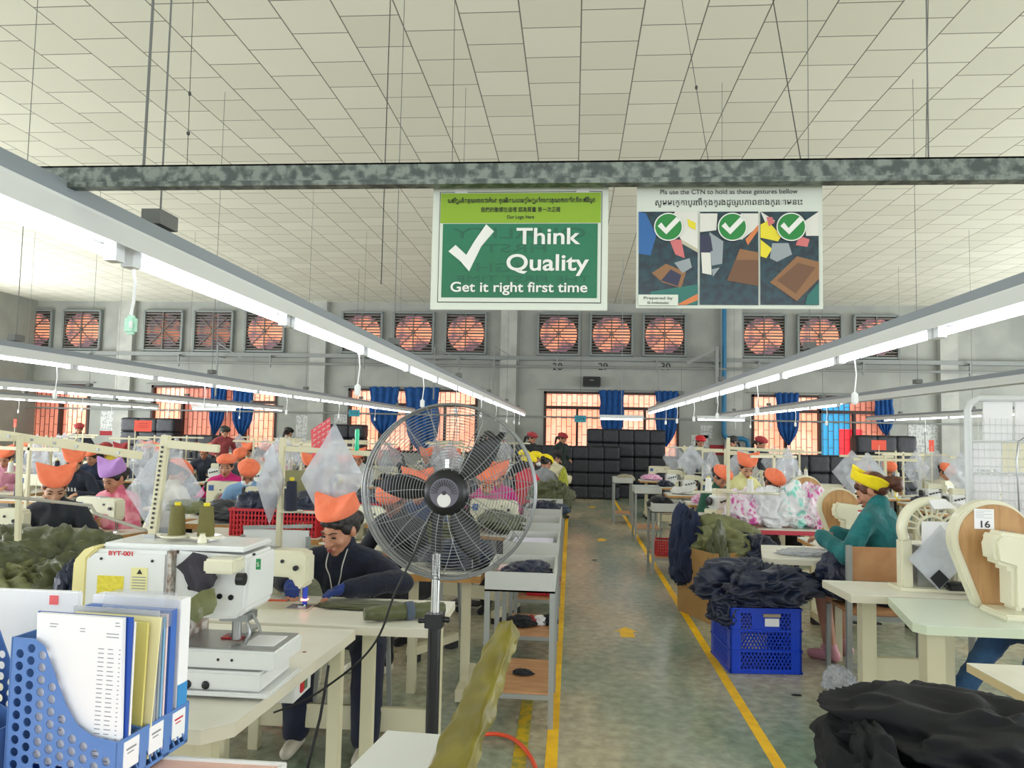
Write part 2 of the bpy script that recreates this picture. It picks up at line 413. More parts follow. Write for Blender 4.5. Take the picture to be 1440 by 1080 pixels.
# blue curtains, gathered to a point
for a_, c_ in wins:
    trim(tn, MB().tube([(a_-.15, D-.06, WZ1+.05), (c_+.15, D-.06, WZ1+.05)], .014, 8).box(a_-.13, a_-.1, D-.06, D, WZ1+.035, WZ1+.065).box(c_+.1, c_+.13, D-.06, D, WZ1+.035, WZ1+.065), mTrim); tn += 1
mCurt = mat('blue curtain', '#0c4f92', .8, h2='#0a4480', scale=6)
def curtain(px0, px1, pyb, sh, label):
    a = W(px0, 552, D-.066); b_ = W(px1, 552, D-.066); w = b_.x-a.x; zb = W(px0, pyb, D-.066).z; H = WZ1+.06-zb
    def fn(u, v):
        if v < .25: k = 1-.5*v
        elif v < .62: k = .875+.1*math.sin((v-.25)/.37*PI)
        else: k = .875*(1-((v-.62)/.38)**1.7)+.02
        x = sh*w*.25*v+(u-.5)*w*k; return Vector((x, .035*math.sin(u*26+v*2), -v*H))
    mb = MB().grid(fn, 40, 24)
    o = mb.build('curtain', mCurt, None, smooth=True, loc=((a.x+b_.x)/2, D-.075, WZ1+.06), fix=False, solid=.006)
    tag(o, label, 'curtain', 'blue window curtains')
for q in ((6, 44, 612, 0, 'blue curtain hanging over the leftmost orange window'),
          (296, 320, 612, -.6, 'narrow blue curtain just left of the wider one at the second window'),
          (326, 358, 614, 0, 'wide blue curtain on the second window from the left'),
          (519, 562, 612, 0, 'blue curtain above the fan, left one of the pair'),
          (568, 618, 640, .3, 'blue curtain right behind the top of the fan cage'),
          (842, 878, 622, .2, 'blue curtain in the middle of the window over the aisle'),
          (921, 954, 628, .0, 'blue curtain at the right edge of the window over the aisle'),
          (1090, 1124, 626, .2, 'blue curtain over the orange half of the right window'),
          (1228, 1256, 612, .5, 'blue curtain at the far right end of the right window'),
          (1384, 1425, 590, 0, 'dark blue curtain high behind the wire document rack')): curtain(*q)
# exhaust fans with shutters
mDay = mat('daylight through shutters', '#ff9c74', .6, emit=.85, h2='#6d4d5c', scale=2.2, lo=.42, hi=.6)
mDay2 = mat('dim daylight through shutters', '#b5684e', .6, emit=.4, h2='#4a3c48', scale=2.5, lo=.4, hi=.55)
mShut = mat('shutter steel', '#6d6660', .5, .2); mFanFr = mat('fan housing steel', '#7f8583', .5); mFanBk = mat('fan recess', '#2c2826', .8)
def exhaust(label, bright):
    r = thing('exhaust_fan', label, 'exhaust fan', group='wall exhaust fans')
    s = 1.28; t = .06; f = MB(); f.box(0, t, -.12, 0, 0, s).box(s-t, s, -.12, 0, 0, s).box(t, s-t, -.12, 0, 0, t).box(t, s-t, -.12, 0, s-t, s)
    for x in (.04, s-.04):
        for z in (.04, s-.04): f.box(x-.03, x+.03, -.14, -.12, z-.03, z+.03)
    f.build('housing', mFanFr, r)
    MB().box(t, s-t, -.012, -.002, t, s-t).build('recess', mFanBk, r)
    M = Matrix.Translation((s/2, -.022, s/2)) @ Matrix.Rotation(PI/2, 4, 'X')
    MB().lathe([(.55, -.004), (.55, .004)], 32, M).build('opening', mDay if bright else mDay2, r)
    l = MB(); z = t+.03
    while z < s-t:
        l.box(t, s-t, -.075, -.035, z, z+.035 if int(z*50) % 3 else z+.05); z += .088
    l.build('shutter', mShut, r)
    g = MB(); g.bar((s/2, -.1, t), (s/2, -.1, s-t), .035); g.bar((.2, -.09, .2), (s-.2, -.09, s-.2), .025); g.bar((s-.2, -.09, .2), (.2, -.09, s-.2), .025)
    g.build('strut', mShut, r); return r
grp = [('leftmost', (-50, 20, 88)), ('second from left', (202, 272, 344)), ('third from left', (480, 552, 625)), ('over the aisle', (755, 829, 903)), ('right', (1042, 1120, 1199))]
efa = exhaust('x', True); efb = exhaust('x', False); usedf = set()
for gi, (gn, xs_) in enumerate(grp):
    for k, px in enumerate(xs_):
        src = efb if gi == 1 and k < 2 else efa
        p = W(px, 498, D-.01); pos = ['left', 'middle', 'right'][k]
        lb = 'square shuttered exhaust fan, %s one of the %s group of three' % (pos, gn) if gn != 'over the aisle' else 'square shuttered exhaust fan, %s one of three high over the aisle' % pos
        if src.name in usedf: dup(src, (p.x, D-.01, 3.98), 0, lb)
        else: src.location = (p.x, D-.01, 3.98); src['label'] = lb; usedf.add(src.name)
# cable tray and pipe under the fans
trim(tn, MB().box(XL, XR, D-.2, D-.02, 3.83, 3.95), mTrim); tn += 1
mb = MB(); mb.tube([(XL, D-.3, 3.62), (XR, D-.3, 3.62)], .035, 8)
x = -15
while x < XR: mb.bar((x, D-.3, 3.5), (x, D-.3, 3.85), .05); mb.bar((x, D-.34, 3.84), (x, D, 3.84), .05); x += 2.9
trim(tn, mb, mTrim); tn += 1
zr = W(800, 587, D).z
trim(tn, MB().tube([(XL, D-.25, zr), (XR, D-.25, zr)], .025, 8), mTrim); tn += 1
# angle brackets standing off the wall
for px in (304, 610, 694, 1008):
    p = W(px, 540, D-.5); a = MB(); w_ = .09 if px == 1008 else .035
    a.bar((p.x, D-.5, 2.6), (p.x, D-.5, 4.25 if px == 1008 else 4.15), w_); a.bar((p.x, D-.5, 4.2), (p.x+(-.85 if px == 1008 else .75), D-.5, 3.75), w_*.8); a.bar((p.x, D-.5, 3.8), (p.x, D, 3.8), w_*.7)
    trim(tn, a, mTrim); tn += 1
mBlueP = mat('blue pipe', '#1b6c93', .5)
p = W(1018, 500, D-.25); q = W(1052, 625, D-.25); zt_ = CZ-.1
tag(MB().tube([(p.x, D-.25, zt_), (p.x, D-.25, q.z+.5), (p.x, D-.25, q.z+.3), (p.x+.05, D-.25, q.z+.2), (p.x+.15, D-.25, q.z+.16), (q.x-.15, D-.25, q.z+.16), (q.x-.03, D-.25, q.z+.1), (q.x, D-.25, q.z), (q.x, D-.25, .3)], .07, 10).build('water_pipe', mBlueP, smooth=.8), 'blue water pipe running down the back wall and bending right', 'pipe')
# speaker
p = W(832, 537, D-.14); r = thing('wall_speaker', 'black wall speaker above the window over the aisle', 'speaker', (p.x, D, p.z))
MB().box(-.26, .26, -.28, 0, -.15, .15).build('speaker_box', mBlack, r, bevel=.02); MB().box(-.23, .23, -.29, -.28, -.12, .12).build('grille_cloth', mRubber, r)
MB().box(-.06, .06, -.295, -.29, .03, .05).build('name_plate', mGrey, r)
for px, t, wh in ((784, '28', 'left'), (848, '29', 'middle'), (936, '30', 'right')):
    p = W(px, 516, D-.015)
    o = text('wall_number', t, .3, mat('stencil black', '#2b2d2e', .7), None, (p.x, D-.015, p.z)); tag(o, 'black stencilled number %s, %s of three on the wall above the aisle window' % (t, wh), 'number')
# ---------------------------------------------------------------- light rails
mWire0 = mat('hanger wire', '#6a6c6a', .6)
LH = MB().box(-.018, .018, -.02, .02, -.02, .03).mesh('lamp_holder')
def light_rail(x, y0, y1, z, lit, label, switches=(), scale=1.0):
    r = thing('light_rail', label, 'ceiling light', (x, y0, z), group='hanging fluorescent light rails'); n = y1-y0
    MB().box(-.028, .028, 0, n, .085, .125).build('channel', mRail, r)
    f = MB()
    for s in (-1, 1): f.add([Vector((s*.028, 0, .08)), Vector((s*.06, 0, .012)), Vector((s*.06, n, .012)), Vector((s*.028, n, .08))], [(0, 1, 2, 3)])
    f.box(-.03, .03, 0, n, .03, .084)
    f.build('reflector', mRefl, r, solid=.0)
    y = 1.15
    while y < n: MB().tube([(0, y, .17), (0, y, CZ-z)], .003, 5).box(-.03, .03, y-.05, y+.05, .135, .18).build('hanger', mWire0, r); y += 3.0
    for a, c in lit:
        y = a-y0
        while y < c-y0-.3:
            e = min(y+1.17, c-y0); tb = MB().tube([(0, y+.03, 0), (0, e-.03, 0)], .0145, 10).build('tube', mTube, r, smooth=.8)
            for yy in (y+.015, e-.015): h_ = obj('lamp_holder', LH, mRefl, tb, (0, yy, 0))
            y += 1.2
    for k, y in enumerate(switches):
        ln = .2; s = MB().tube([(0, y-y0, 0), (.01, y-y0, -ln*.5), (0, y-y0, -ln)], .004, 6).build('pull_cord', mCord, r)
        MB().box(-.018, .018, y-y0-.012, y-y0+.012, -ln-.07, -ln).build('switch', mCord, s, bevel=.008)
    return r
ZT = CAMZ+.47
XR1 = W(1440, 436, 3).x/ (W(1440, 436, 3).z-CAMZ)*.47
XL1 = W(0, 295, 2).x/(W(0, 295, 2).z-CAMZ)*.47
print('rail x', XL1, XR1)
light_rail(XL1, -5, 19.3, ZT, [(-5, 1.95), (2.0, 19.3)], 'long fluorescent light rail running from upper left to above the fan', (4.3, 6.2, 8.0, 10.2, 12.2, 14.2, 16, 17.5))
light_rail(XR1, -5, 15.8, ZT, [(-5, 15.8)], 'long lit fluorescent rail right of the hanging signs', (4.35, 6.6, 8.4, 10, 11.6, 13))
light_rail(-4.1, -5, 19.0, ZT, [(-5, 19.0)], 'second lit rail, left of the one over the navy-sweater sewer', (5.6, 8, 10.4, 12.8, 15.2, 17.5))
light_rail(3.6, -5, 19.0, ZT, [(10.5, 16.5)], 'rail right of the signs with only its far end lit', (11, 12.5, 14, 15.6))
light_rail(-7.6, -5, 19.0, ZT, [(-5, 19.0)], 'third lit rail from the aisle on the left', (11, 13.5, 16.5))
light_rail(-11.0, -5, 19.0, ZT, [(-5, 19.0)], 'outermost lit rail at the far left', (14, 17))
light_rail(7.2, -5, 19.0, ZT, [(-5, 2.0), (9.0, 18.0)], 'lit rail at right passing behind the wire document rack', (11, 13.4, 16))
light_rail(10.8, -5, 19.0, ZT, [(-5, 3.0), (13.5, 18.5)], 'outermost lit rail at the far right', (15, 17.5))
# short cross rails at the far ends
def cross_rail(p0, p1, Y, label):
    a = W(p0[0], p0[1], Y); c = W(p1[0], p1[1], Y); n = c.x-a.x
    r = thing('cross_light', label, 'ceiling light', a, group='short cross lights')
    MB().box(0, n, -.03, .03, .03, .09).build('channel', mRefl, r); MB().tube([(0.02, 0, 0), (n-.02, 0, 0)], .016, 8).build('tube', mTube, r)
    MB().tube([(n*.5, 0, .09), (n*.5, 0, CZ-a.z)], .006, 5).build('hanger', mRail, r)
    MB().tube([(n*.8, 0, 0), (n*.8, 0, -.2)], .004, 6).build('pull_cord', mCord, r)
cross_rail((843, 589), (905, 589), 16.4, 'short crosswise tube light at the far end of the rail right of the aisle')
cross_rail((980, 590), (1048, 590), 17.5, 'short crosswise tube light right of the aisle window')
cross_rail((270, 575), (332, 577), 17.5, 'short crosswise tube light in front of the second window')
# the near left switch, hanging on a cord with its green box
p = W(187, 375, W(187, 375, 2).y); Yq = .47/((W(187, 372, 1).z-CAMZ)); p = W(187, 370, Yq)
r = thing('pull_switch', 'pale green rocker switch box hanging on a white cord at upper left', 'switch', p)
e = W(184, 443, Yq); bx = W(184, 457, Yq); k = Yq/F
MB().tube([Vector((0, 0, 0)), W(190, 400, Yq)-p, W(188, 425, Yq)-p, e-p], .0045, 8).build('cord', mCord, r)
c = bx-p; MB().box(c.x-9*k, c.x+9*k, -.012, .012, c.z-14*k, c.z+14*k).build('switch_box', mat('pale green plastic', '#b9e6cf', .4), r, bevel=.008, smooth=.6)
MB().box(c.x+2*k, c.x+7*k, -.018, -.011, c.z-6*k, c.z+5*k).build('rocker', mCord, r, bevel=.002)
# galvanised cross bar that carries the signs
YB_ = 1.72
a = W(0, 248, YB_); c = W(1440, 245, YB_); zb = (W(720, 264, YB_).z+W(720, 263, YB_).z)/2; zt_ = W(720, 227, YB_).z
print('bar z', zb, zt_, a.z, c.z)
cb = thing('cross_bar', 'galvanised steel bar crossing the whole view and carrying both signs', 'bar', (0, YB_, zb))
mb = MB(); mb.box(-3.2, 3.2, 0, .004, .012, zt_-zb); mb.box(-3.2, 3.2, -.028, .004, .0, .012); mb.box(-3.2, 3.2, 0, .05, zt_-zb-.004, zt_-zb)
mb.build('steel_angle', mGalv, cb)
for px in (205, 1303):
    q = W(px, 240, YB_+.03); MB().tube([(q.x, .02, zt_-zb), (q.x+.002, .02, .6), (q.x, .02, CZ-zb)], .0035 if px < 300 else .0018, 6).build('hanger', mWire0, cb)
# drop wires from the ceiling with little knots
mWire = mat('hanging wire', '#3f3f3c', .6)
for i, (p0, p1, Y, lb) in enumerate((((268, 100), (262, 260), 4.5, 'thin wire with two small knots hanging left of the centre'), ((549, 0), (536, 400), 3.0, 'long thin wire crossing the bar left of the green sign'),
        ((638, 100), (636, 228), 5.0, 'short thin wire just above the green sign'), ((975, 98), (996, 225), 5.0, 'slanted thin wire with a dark knot above the photo sign'),
        ((1087, 0), (1126, 225), 3.0, 'long slanted wire above the right of the photo sign'), ((1304, 88), (1302, 225), 4.8, 'thin straight wire at upper right'))):
    a = W(p0[0], p0[1], Y); e = W(p1[0], p1[1], Y)
    if a.z < CZ: a = a+(a-e)*((CZ-a.z)/(a.z-e.z))*0
    d = a-e; a = e+d*((CZ-e.z)/d.z); mb = MB().tube([e, (a+e)/2, a], .0022, 6)
    if i in (0, 3): q = e+d*.8; mb.ell(q, (.01, .01, .016), 8, 6)
    if i == 0: mb.ell(e+d*.45, (.012, .012, .014), 8, 6)
    tag(mb.build('hanging_wire', mWire), lb, 'wire', 'wires hanging from the ceiling')

mPost = mat('poster paper', '#c9cac6', .6, h2='#a3a6a8', scale=14, lo=.5, hi=.55)
for px0, py0, px1, py1, lb, red in ((703, 596, 713, 622, 'white poster with a red foot on the pillar right of the fan', 1), (972, 612, 996, 628, 'pale notice low on the wall right of the aisle window', 0), (985, 598, 1002, 616, 'pale notice with a dark figure right of the aisle window', 0), (140, 578, 170, 612, 'pale poster with red foot between the two left windows', 1), (415, 584, 436, 624, 'glossy white poster left of the red flag', 0), (1278, 595, 1300, 640, 'grey poster right of the black bundles at right', 0), (1302, 595, 1325, 640, 'grey poster next to the narrow orange notice', 0), (470, 580, 488, 594, 'bluish poster left of the third window', 0), (998, 626, 1020, 640, 'maroon banner low on the back wall behind the red cap', 2)):
    a = W(px0, py1, D-.02); c = W(px1, py0, D-.02); r = thing('wall_poster', lb, 'poster', (a.x, D-.19 if px0 in (703,) else D-.012, a.z)); w_ = c.x-a.x; h_ = c.z-a.z
    MB().box(0, w_, 0, .008, 0, h_).build('sheet', mRedC if red == 2 else mPost, r)
    if red == 1: MB().box(0, w_, -.004, 0, 0, h_*.18).build('red_band', mRedC, r)
# ---------------------------------------------------------------- people
def seated_joints(lean=.25, head=(.5, 0, 0), hands=((-.14, -.47, .8), (.14, -.47, .8)), hz=.5, spread=.11):
    J = {}; pel = Vector((0, 0, hz+.07)); ml = Matrix.Rotation(lean, 3, 'X')
    def up(x, y, z): return pel+ml @ Vector((x, y, z))
    J['pel'] = pel; J['waist'] = up(0, 0, .16); J['chest'] = up(0, 0, .34); J['neck'] = up(0, .01, .50)
    for s, i in ((-1, 0), (1, 1)):
        J['sh', i] = up(s*.165, 0, .43); J['hip', i] = pel+Vector((s*.09, 0, -.03)); J['knee', i] = Vector((s*spread*1.2, -.43, hz+.03)); J['ank', i] = Vector((s*spread, -.38, .1))
        h = Vector(hands[i]); sh = J['sh', i]; J['hand', i] = h; wr = h+Vector((s*.02, .07, .015)); J['wr', i] = wr
        L1, L2 = .28, .25; d = wr-sh; dist = min(d.length, L1+L2-.01); a = (L1**2-L2**2+dist**2)/(2*dist); hh = math.sqrt(max(L1**2-a**2, 0))
        dn = d.normalized(); pole = Vector((s*.75, .15, -1)); pole = (pole-dn*pole.dot(dn)).normalized(); J['el', i] = sh+dn*a+pole*hh
    J['headM'] = Matrix.Translation(J['neck']+Vector((0, -.035-.03*math.sin(lean), .125))) @ Euler((head[0], head[1], head[2])).to_matrix().to_4x4() @ Matrix.Scale(1.06, 4)
    return J
def standing_joints(lean=.1, head=(.3, 0, 0), hands=((-.2, -.2, 1.0), (.2, -.2, 1.0))):
    J = {}; pel = Vector((0, 0, .92)); ml = Matrix.Rotation(lean, 3, 'X')
    def up(x, y, z): return pel+ml @ Vector((x, y, z))
    J['pel'] = pel; J['waist'] = up(0, 0, .16); J['chest'] = up(0, 0, .34); J['neck'] = up(0, .01, .50)
    for s, i in ((-1, 0), (1, 1)):
        J['sh', i] = up(s*.175, 0, .43); J['hip', i] = pel+Vector((s*.09, 0, -.04)); J['knee', i] = Vector((s*.1, -.03, .5)); J['ank', i] = Vector((s*.11, .02, .1))
        h = Vector(hands[i]); sh = J['sh', i]; J['hand', i] = h; wr = h+Vector((s*.01, .06, .04)); J['wr', i] = wr
        L1, L2 = .28, .25; d = wr-sh; dist = min(d.length, L1+L2-.01); a = (L1**2-L2**2+dist**2)/(2*dist); hh = math.sqrt(max(L1**2-a**2, 0))
        dn = d.normalized(); pole = Vector((s*.5, .8, -.4)); pole = (pole-dn*pole.dot(dn)).normalized(); J['el', i] = sh+dn*a+pole*hh
    J['headM'] = Matrix.Translation(J['neck']+Vector((0, -.035, .125))) @ Euler(head).to_matrix().to_4x4() @ Matrix.Scale(1.06, 4)
    return J
def hand_prims(J, i, curl=.5, near=False):
    s = -1 if i == 0 else 1; wr = J['wr', i]; h = J['hand', i]; d = (h-wr).normalized()
    side = d.cross(Vector((0, 0, 1))).normalized(); dn = side.cross(d).normalized()
    if dn.z > 0: dn = -dn
    pr = [('c', wr, wr+d*.035, .024, .026)]
    inner = side if side.x*s < 0 else -side
    for k in range(4):
        off = inner*(.024-.0165*k); b0 = wr+d*(.075-.004*abs(k-1.2))+off; pr.append(('c', wr+d*.02+off*.7, b0, .014, .012))
        ln = (.030, .034, .031, .024)[k]; a1 = curl*.7; a2 = curl*1.5
        b1 = b0+(d*math.cos(a1)+dn*math.sin(a1))*ln; b2 = b1+(d*math.cos(a2)+dn*math.sin(a2))*ln*.8
        pr += [('c', b0, b1, .0092, .0085), ('c', b1, b2, .0085, .0072)]
    t0 = wr+d*.025+inner*.026; t1 = t0+(d*.7+inner*.6+dn*.2)*.036; t2 = t1+(d*.95+inner*.1+dn*.2)*.028
    pr += [('c', t0, t1, .013, .0105), ('c', t1, t2, .0105, .0085)]
    return pr
def head_prims(M):
    R = M.to_3x3()
    def e(c, r, rot=None): return ('e', M @ Vector(c), r, R)
    def c(a, b_, r0, r1): return ('c', M @ Vector(a), M @ Vector(b_), r0, r1)
    return [e((0, .018, .035), (.074, .092, .083)), e((0, -.02, -.02), (.063, .07, .082)), e((0, -.035, -.078), (.04, .044, .034)), e((0, -.062, -.098), (.022, .019, .017)),
            c((0, -.087, .0), (0, -.106, -.036), .0085, .0125), e((.013, -.094, -.038), (.009, .01, .008)), e((-.013, -.094, -.038), (.009, .01, .008)),
            c((-.032, -.076, .018), (.032, -.076, .018), .012, .012), e((.036, -.058, -.032), (.024, .022, .022)), e((-.036, -.058, -.032), (.024, .022, .022)),
            e((.072, .012, -.012), (.011, .02, .03)), e((-.072, .012, -.012), (.011, .02, .03)),
            e((0, -.082, -.066), (.024, .014, .012))]
def body_prims(J, sleeves=True):
    p = [('c', J['pel'], J['waist'], .125, .115), ('c', J['waist'], J['chest'], .115, .125)]
    for i in (0, 1):
        p += [('c', J['chest'], J['sh', i]+(J['chest']-J['sh', i])*.15, .11, .062), ('c', J['sh', i], J['neck'], .055, .045), ('c', J['sh', i], J['el', i], .054, .042)]
    return p
def arms(J): 
    p = []
    for i in (0, 1): p.append(('c', J['el', i], J['wr', i], .042, .029))
    return p
def legs(J):
    p = []
    for i in (0, 1): p += [('c', J['hip', i], J['knee', i], .09, .062), ('c', J['knee', i], J['ank', i], .06, .042)]
    p.append(('c', J['hip', 0], J['hip', 1], .1, .1)); return p
def feet(J, dz=0):
    p = []
    for i in (0, 1): a = J['ank', i]; p += [('c', a, a+Vector((0, .02, -.055)), .038, .034), ('c', a+Vector((0, .03, -.06)), a+Vector((0, -.13, -.072)), .033, .024)]
    return p
def eye_mb(M):
    mb = MB(); R = M.to_3x3()
    for s in (-1, 1):
        mb.ell(M @ Vector((s*.031, -.0825, -.002)), (.016, .007, .0045), 10, 6, R)
        mb.tube([M @ Vector((s*.014, -.0905, .019)), M @ Vector((s*.033, -.0875, .026)), M @ Vector((s*.05, -.072, .02))], .0032, 5)
    return mb
def lips_mb(M):
    mb = MB(); R = M.to_3x3(); mb.ell(M @ Vector((0, -.095, -.064)), (.021, .007, .0045), 10, 6, R); mb.ell(M @ Vector((0, -.0945, -.0715)), (.017, .007, .005), 10, 6, R); return mb
def cap_eared(M, rx=.092, ry=.112, h=.082, ear=.062, w=.128, z0=.045, tilt=-.12, asym=0):
    """sewn cap with two raised corners: round band below, straight seam on top"""
    MM = M @ Matrix.Translation((0, .015, z0)) @ Matrix.Rotation(tilt, 4, 'X'); n = 40; mb = MB()
    def fn(u, v):
        a = 2*PI*u; c, s = math.cos(a), math.sin(a); k = v**.8
        bx, by = rx*c, ry*s; tx = w*(abs(c)**.75)*(1 if c > 0 else -1); ty = .045*s
        e = (abs(c)**2.4)*ear*(1+asym*(1 if c > 0 else -1)); x = bx*(1-k)+tx*k; y = by*(1-k**2.6)+ty*k**2.6
        z = h*v+e*v**2+.004*math.sin(a*5+v*6)*v
        return MM @ Vector((x, y, z))
    def fi(u, v): return fn(u, v)
    mb.grid(fn, n, 9, wrap=True)
    top = [fn(j/n, 1) for j in range(n)]; base = [fn(j/n, 0) for j in range(n)]
    c = sum((Vector(p) for p in top), Vector())/n; mb.add(top+[c], [(j, (j+1) % n, n) for j in range(n)])
    return mb
def cap_round(M, rx=.096, ry=.116, h=.1, z0=.035, puff=.02, tilt=-.15):
    MM = M @ Matrix.Translation((0, .015, z0)) @ Matrix.Rotation(tilt, 4, 'X'); mb = MB()
    def fn(u, v):
        a = 2*PI*u; t = v*PI/2; k = math.cos(t)**.6 if v < 1 else 0.02; pf = puff*math.sin(min(1, v*1.6)*PI)
        return MM @ Vector(((rx+pf)*k*math.cos(a)*(1+.02*math.sin(5*a)), (ry+pf)*k*math.sin(a), h*math.sin(t)+.004*math.sin(7*a)*v))
    mb.grid(fn, 36, 10, wrap=True); return mb
def hair_prims(M, kind='bun'):
    R = M.to_3x3(); T = lambda x, y, z: M @ Vector((x, y, z))
    p = [('e', T(0, .036, .03), (.079, .086, .078), R), ('e', T(0, .062, -.01), (.068, .056, .06), R), ('e', T(.058, .0, .018), (.02, .045, .04), R), ('e', T(-.058, .0, .018), (.02, .045, .04), R), ('c', T(-.04, -.045, .052), T(.04, -.045, .052), .027, .027)]
    if kind == 'bun': p.append(('e', T(0, .13, -.01), (.042, .04, .042), R))
    if kind == 'tail': p += [('c', T(0, .1, 0), T(0, .15, -.05), .03, .035), ('c', T(0, .15, -.05), T(.01, .13, -.2), .035, .02)]
    return p
SRC = {}
def person_proto(key, J, hair='bun', cap='eared', voxel=.012, long=True):
    M = J['headM']; skin = body_prims(J)+arms(J)+legs(J)+feet(J)+head_prims(M)+[('c', J['neck']+Vector((0, .0, -.04)), M @ Vector((0, .02, -.06)), .05, .047)]
    for i in (0, 1): skin += hand_prims(J, i)
    me = soft('person', skin, voxel, 2); root = obj('person', me, mSkin); root['kind'] = 'thing'
    top = body_prims(J)+[('c', J['el', i], J['el', i]+(J['wr', i]-J['el', i])*(.96 if long else .1), .044, .033) for i in (0, 1)]+[('c', J['neck']+Vector((0, .005, -.04)), J['neck']+(M @ Vector((0, .02, -.06))-J['neck'])*.3, .056, .054)]
    obj('shirt', soft('shirt', top, voxel, 2, infl=.014, wrinkle=.008, wfreq=9), mNavyK, root)
    obj('trousers', soft('trousers', legs(J), voxel*1.2, 2, infl=.016, wrinkle=.006), mDarkC, root)
    obj('hair', soft('hair', hair_prims(M, hair), voxel, 2), mHair, root)
    eye_mb(M).build('eyes', mEye, root, smooth=True); lips_mb(M).build('lips', mLips, root, smooth=True)
    (cap_eared(M) if cap == 'eared' else cap_round(M)).build('cap', mOrange, root, smooth=True, fix=True)
    obj('shoes', soft('shoes', feet(J), .012, 2, infl=.008), mDarkC, root)
    root.location = (0, 0, -50); SRC[key] = (root, M.copy()); return root
shirts = {}
def shirtm(h, h2=None):
    k = 'shirt '+h+(h2 or '')
    return MATS.get(k) or cloth(k, h, h2 or h, .85, .4, 30)
used = set()
def person(key, px, py, label, shirt, cap=None, skin=None, rz=0, z=None, Y=None, trousers=None, hair=None, sc=1.0):
    root, M = SRC[key]; hc = M.translation; hz = hc.z*sc
    if Y is None:
        d = ray(px, py); t = (hz-CAMZ)/d.z if z is None else (z-CAMZ)/d.z; Y = d.y*t
    p = W(px, py, Y); off = Matrix.Rotation(rz, 3, 'Z') @ (hc*sc)
    loc = Vector((p.x-off.x, p.y-off.y, 0))
    r = dup(root, loc, rz, label); r['category'] = 'person'
    if sc != 1: r.scale = (sc,)*3
    if skin: setmat(r, skin)
    setmat(kid(r, 'shirt'), shirt if not isinstance(shirt, str) else shirtm(shirt))
    c = kid(r, 'cap')
    if cap == 'none': setmat(c, hair or mHair); c.name = 'top_hair'
    elif cap: setmat(c, cap)
    if trousers: setmat(kid(r, 'trousers'), trousers)
    if hair: setmat(kid(r, 'hair'), hair)
    return r
person_proto('down', seated_joints(.28, (.48, 0, 0)))
person_proto('downr', seated_joints(.3, (.5, 0, -.5), ((-.2, -.44, .8), (.1, -.5, .8))), 'tail', 'eared')
person_proto('downl', seated_joints(.3, (.55, 0, .6), ((-.1, -.5, .8), (.2, -.42, .8))), 'tail', 'eared')
person_proto('up', seated_joints(.12, (.2, 0, .25), ((-.2, -.42, .8), (.18, -.44, .82))), 'bun', 'round')
person_proto('mask', seated_joints(.38, (.75, .08, .1)), 'bun', 'round')
person_proto('stand', standing_joints(.12, (.45, 0, .2)), 'tail', 'round', .014)
# ---------------------------------------------------------------- work stations
def make_table(w=1.1, dp=.55, edge=None, leg=None, h=.76):
    r = thing('sewing_table', 'x', 'table'); edge = edge or mEdge; leg = leg or mCreamLeg
    MB().box(-w/2, w/2, -dp/2, dp/2, h-.012, h).build('tabletop', mTop, r)
    MB().box(-w/2-.002, w/2+.002, -dp/2-.002, dp/2+.002, h-.04, h-.0125).build('edge_band', edge, r, bevel=.002)
    for s in (-1, 1):
        x = s*(w/2-.14)
        MB().box(x-.03, x+.03, -.035, .035, .1, h-.04).build('leg', leg, r, bevel=.004)
        f = MB().box(x-.035, x+.035, -.27, .27, .05, .11).build('foot', leg, r, bevel=.006)
        for t in (-1, 1): MB().box(x-.035, x+.035, t*.22-.04, t*.22+.04, 0, .05).build('rubber_pad', mRubber, f)
    MB().box(-w/2+.16, w/2-.16, -.015, .015, .14, .26).build('stretcher', leg, r, bevel=.004)
    MB().box(-.2, .1, .06, .24, .05, .065).build('pedal', mRubber, r)
    MB().box(.0, .26, -.1, .12, .5, .72).build('motor_box', mGrey, r, bevel=.02)
    return r
def make_lockstitch():
    r = thing('sewing_machine', 'x', 'sewing machine')
    MB().box(-.24, .24, -.09, .09, 0, .022).build('bed', mCream, r, bevel=.004); MB().box(.12, .23, -.05, .05, .0222, .0235).build('needle_plate', mSteel, r)
    prof = [(-.22, .02), (-.22, .29), (-.2, .305), (.2, .3), (.225, .28), (.225, .14), (.2, .115), (.17, .12), (.155, .15), (.14, .17), (.0, .175), (-.07, .165), (-.11, .12), (-.12, .02)]
    MB().prism(prof, .11, Matrix.Translation((0, -.055, 0))).build('body', mCream, r, bevel=.012, smooth=.7)
    MB().lathe([(.02, 0), (.055, .002), (.06, .012), (.055, .03), (.02, .032)], 20, Matrix.Translation((-.22, 0, .24)) @ Matrix.Rotation(-PI/2, 4, 'Y')).build('handwheel', mBlack, r, smooth=.7)
    MB().cyl((.2, 0, .12), (.2, 0, .03), .006, 8).cyl((.18, .0, .12), (.18, 0, .035), .004, 6).box(.17, .21, -.012, .012, .022, .03).build('needle_bar', mChrome, r)
    MB().cyl((.17, -.056, .22), (.17, -.07, .22), .013, 14).cyl((.1, -.056, .25), (.1, -.062, .25), .009, 12).cyl((-.05, -.056, .21), (-.05, -.062, .21), .008, 12).build('dial', mBlack, r)
    MB().box(-.05, .05, -.05, .05, .302, .306).build('top_plate', mSteel, r)
    MB().box(-.19, -.13, -.0575, -.056, .2, .26).build('warning_label', mat('label blue', '#3d5f9c', .5), r)
    return r
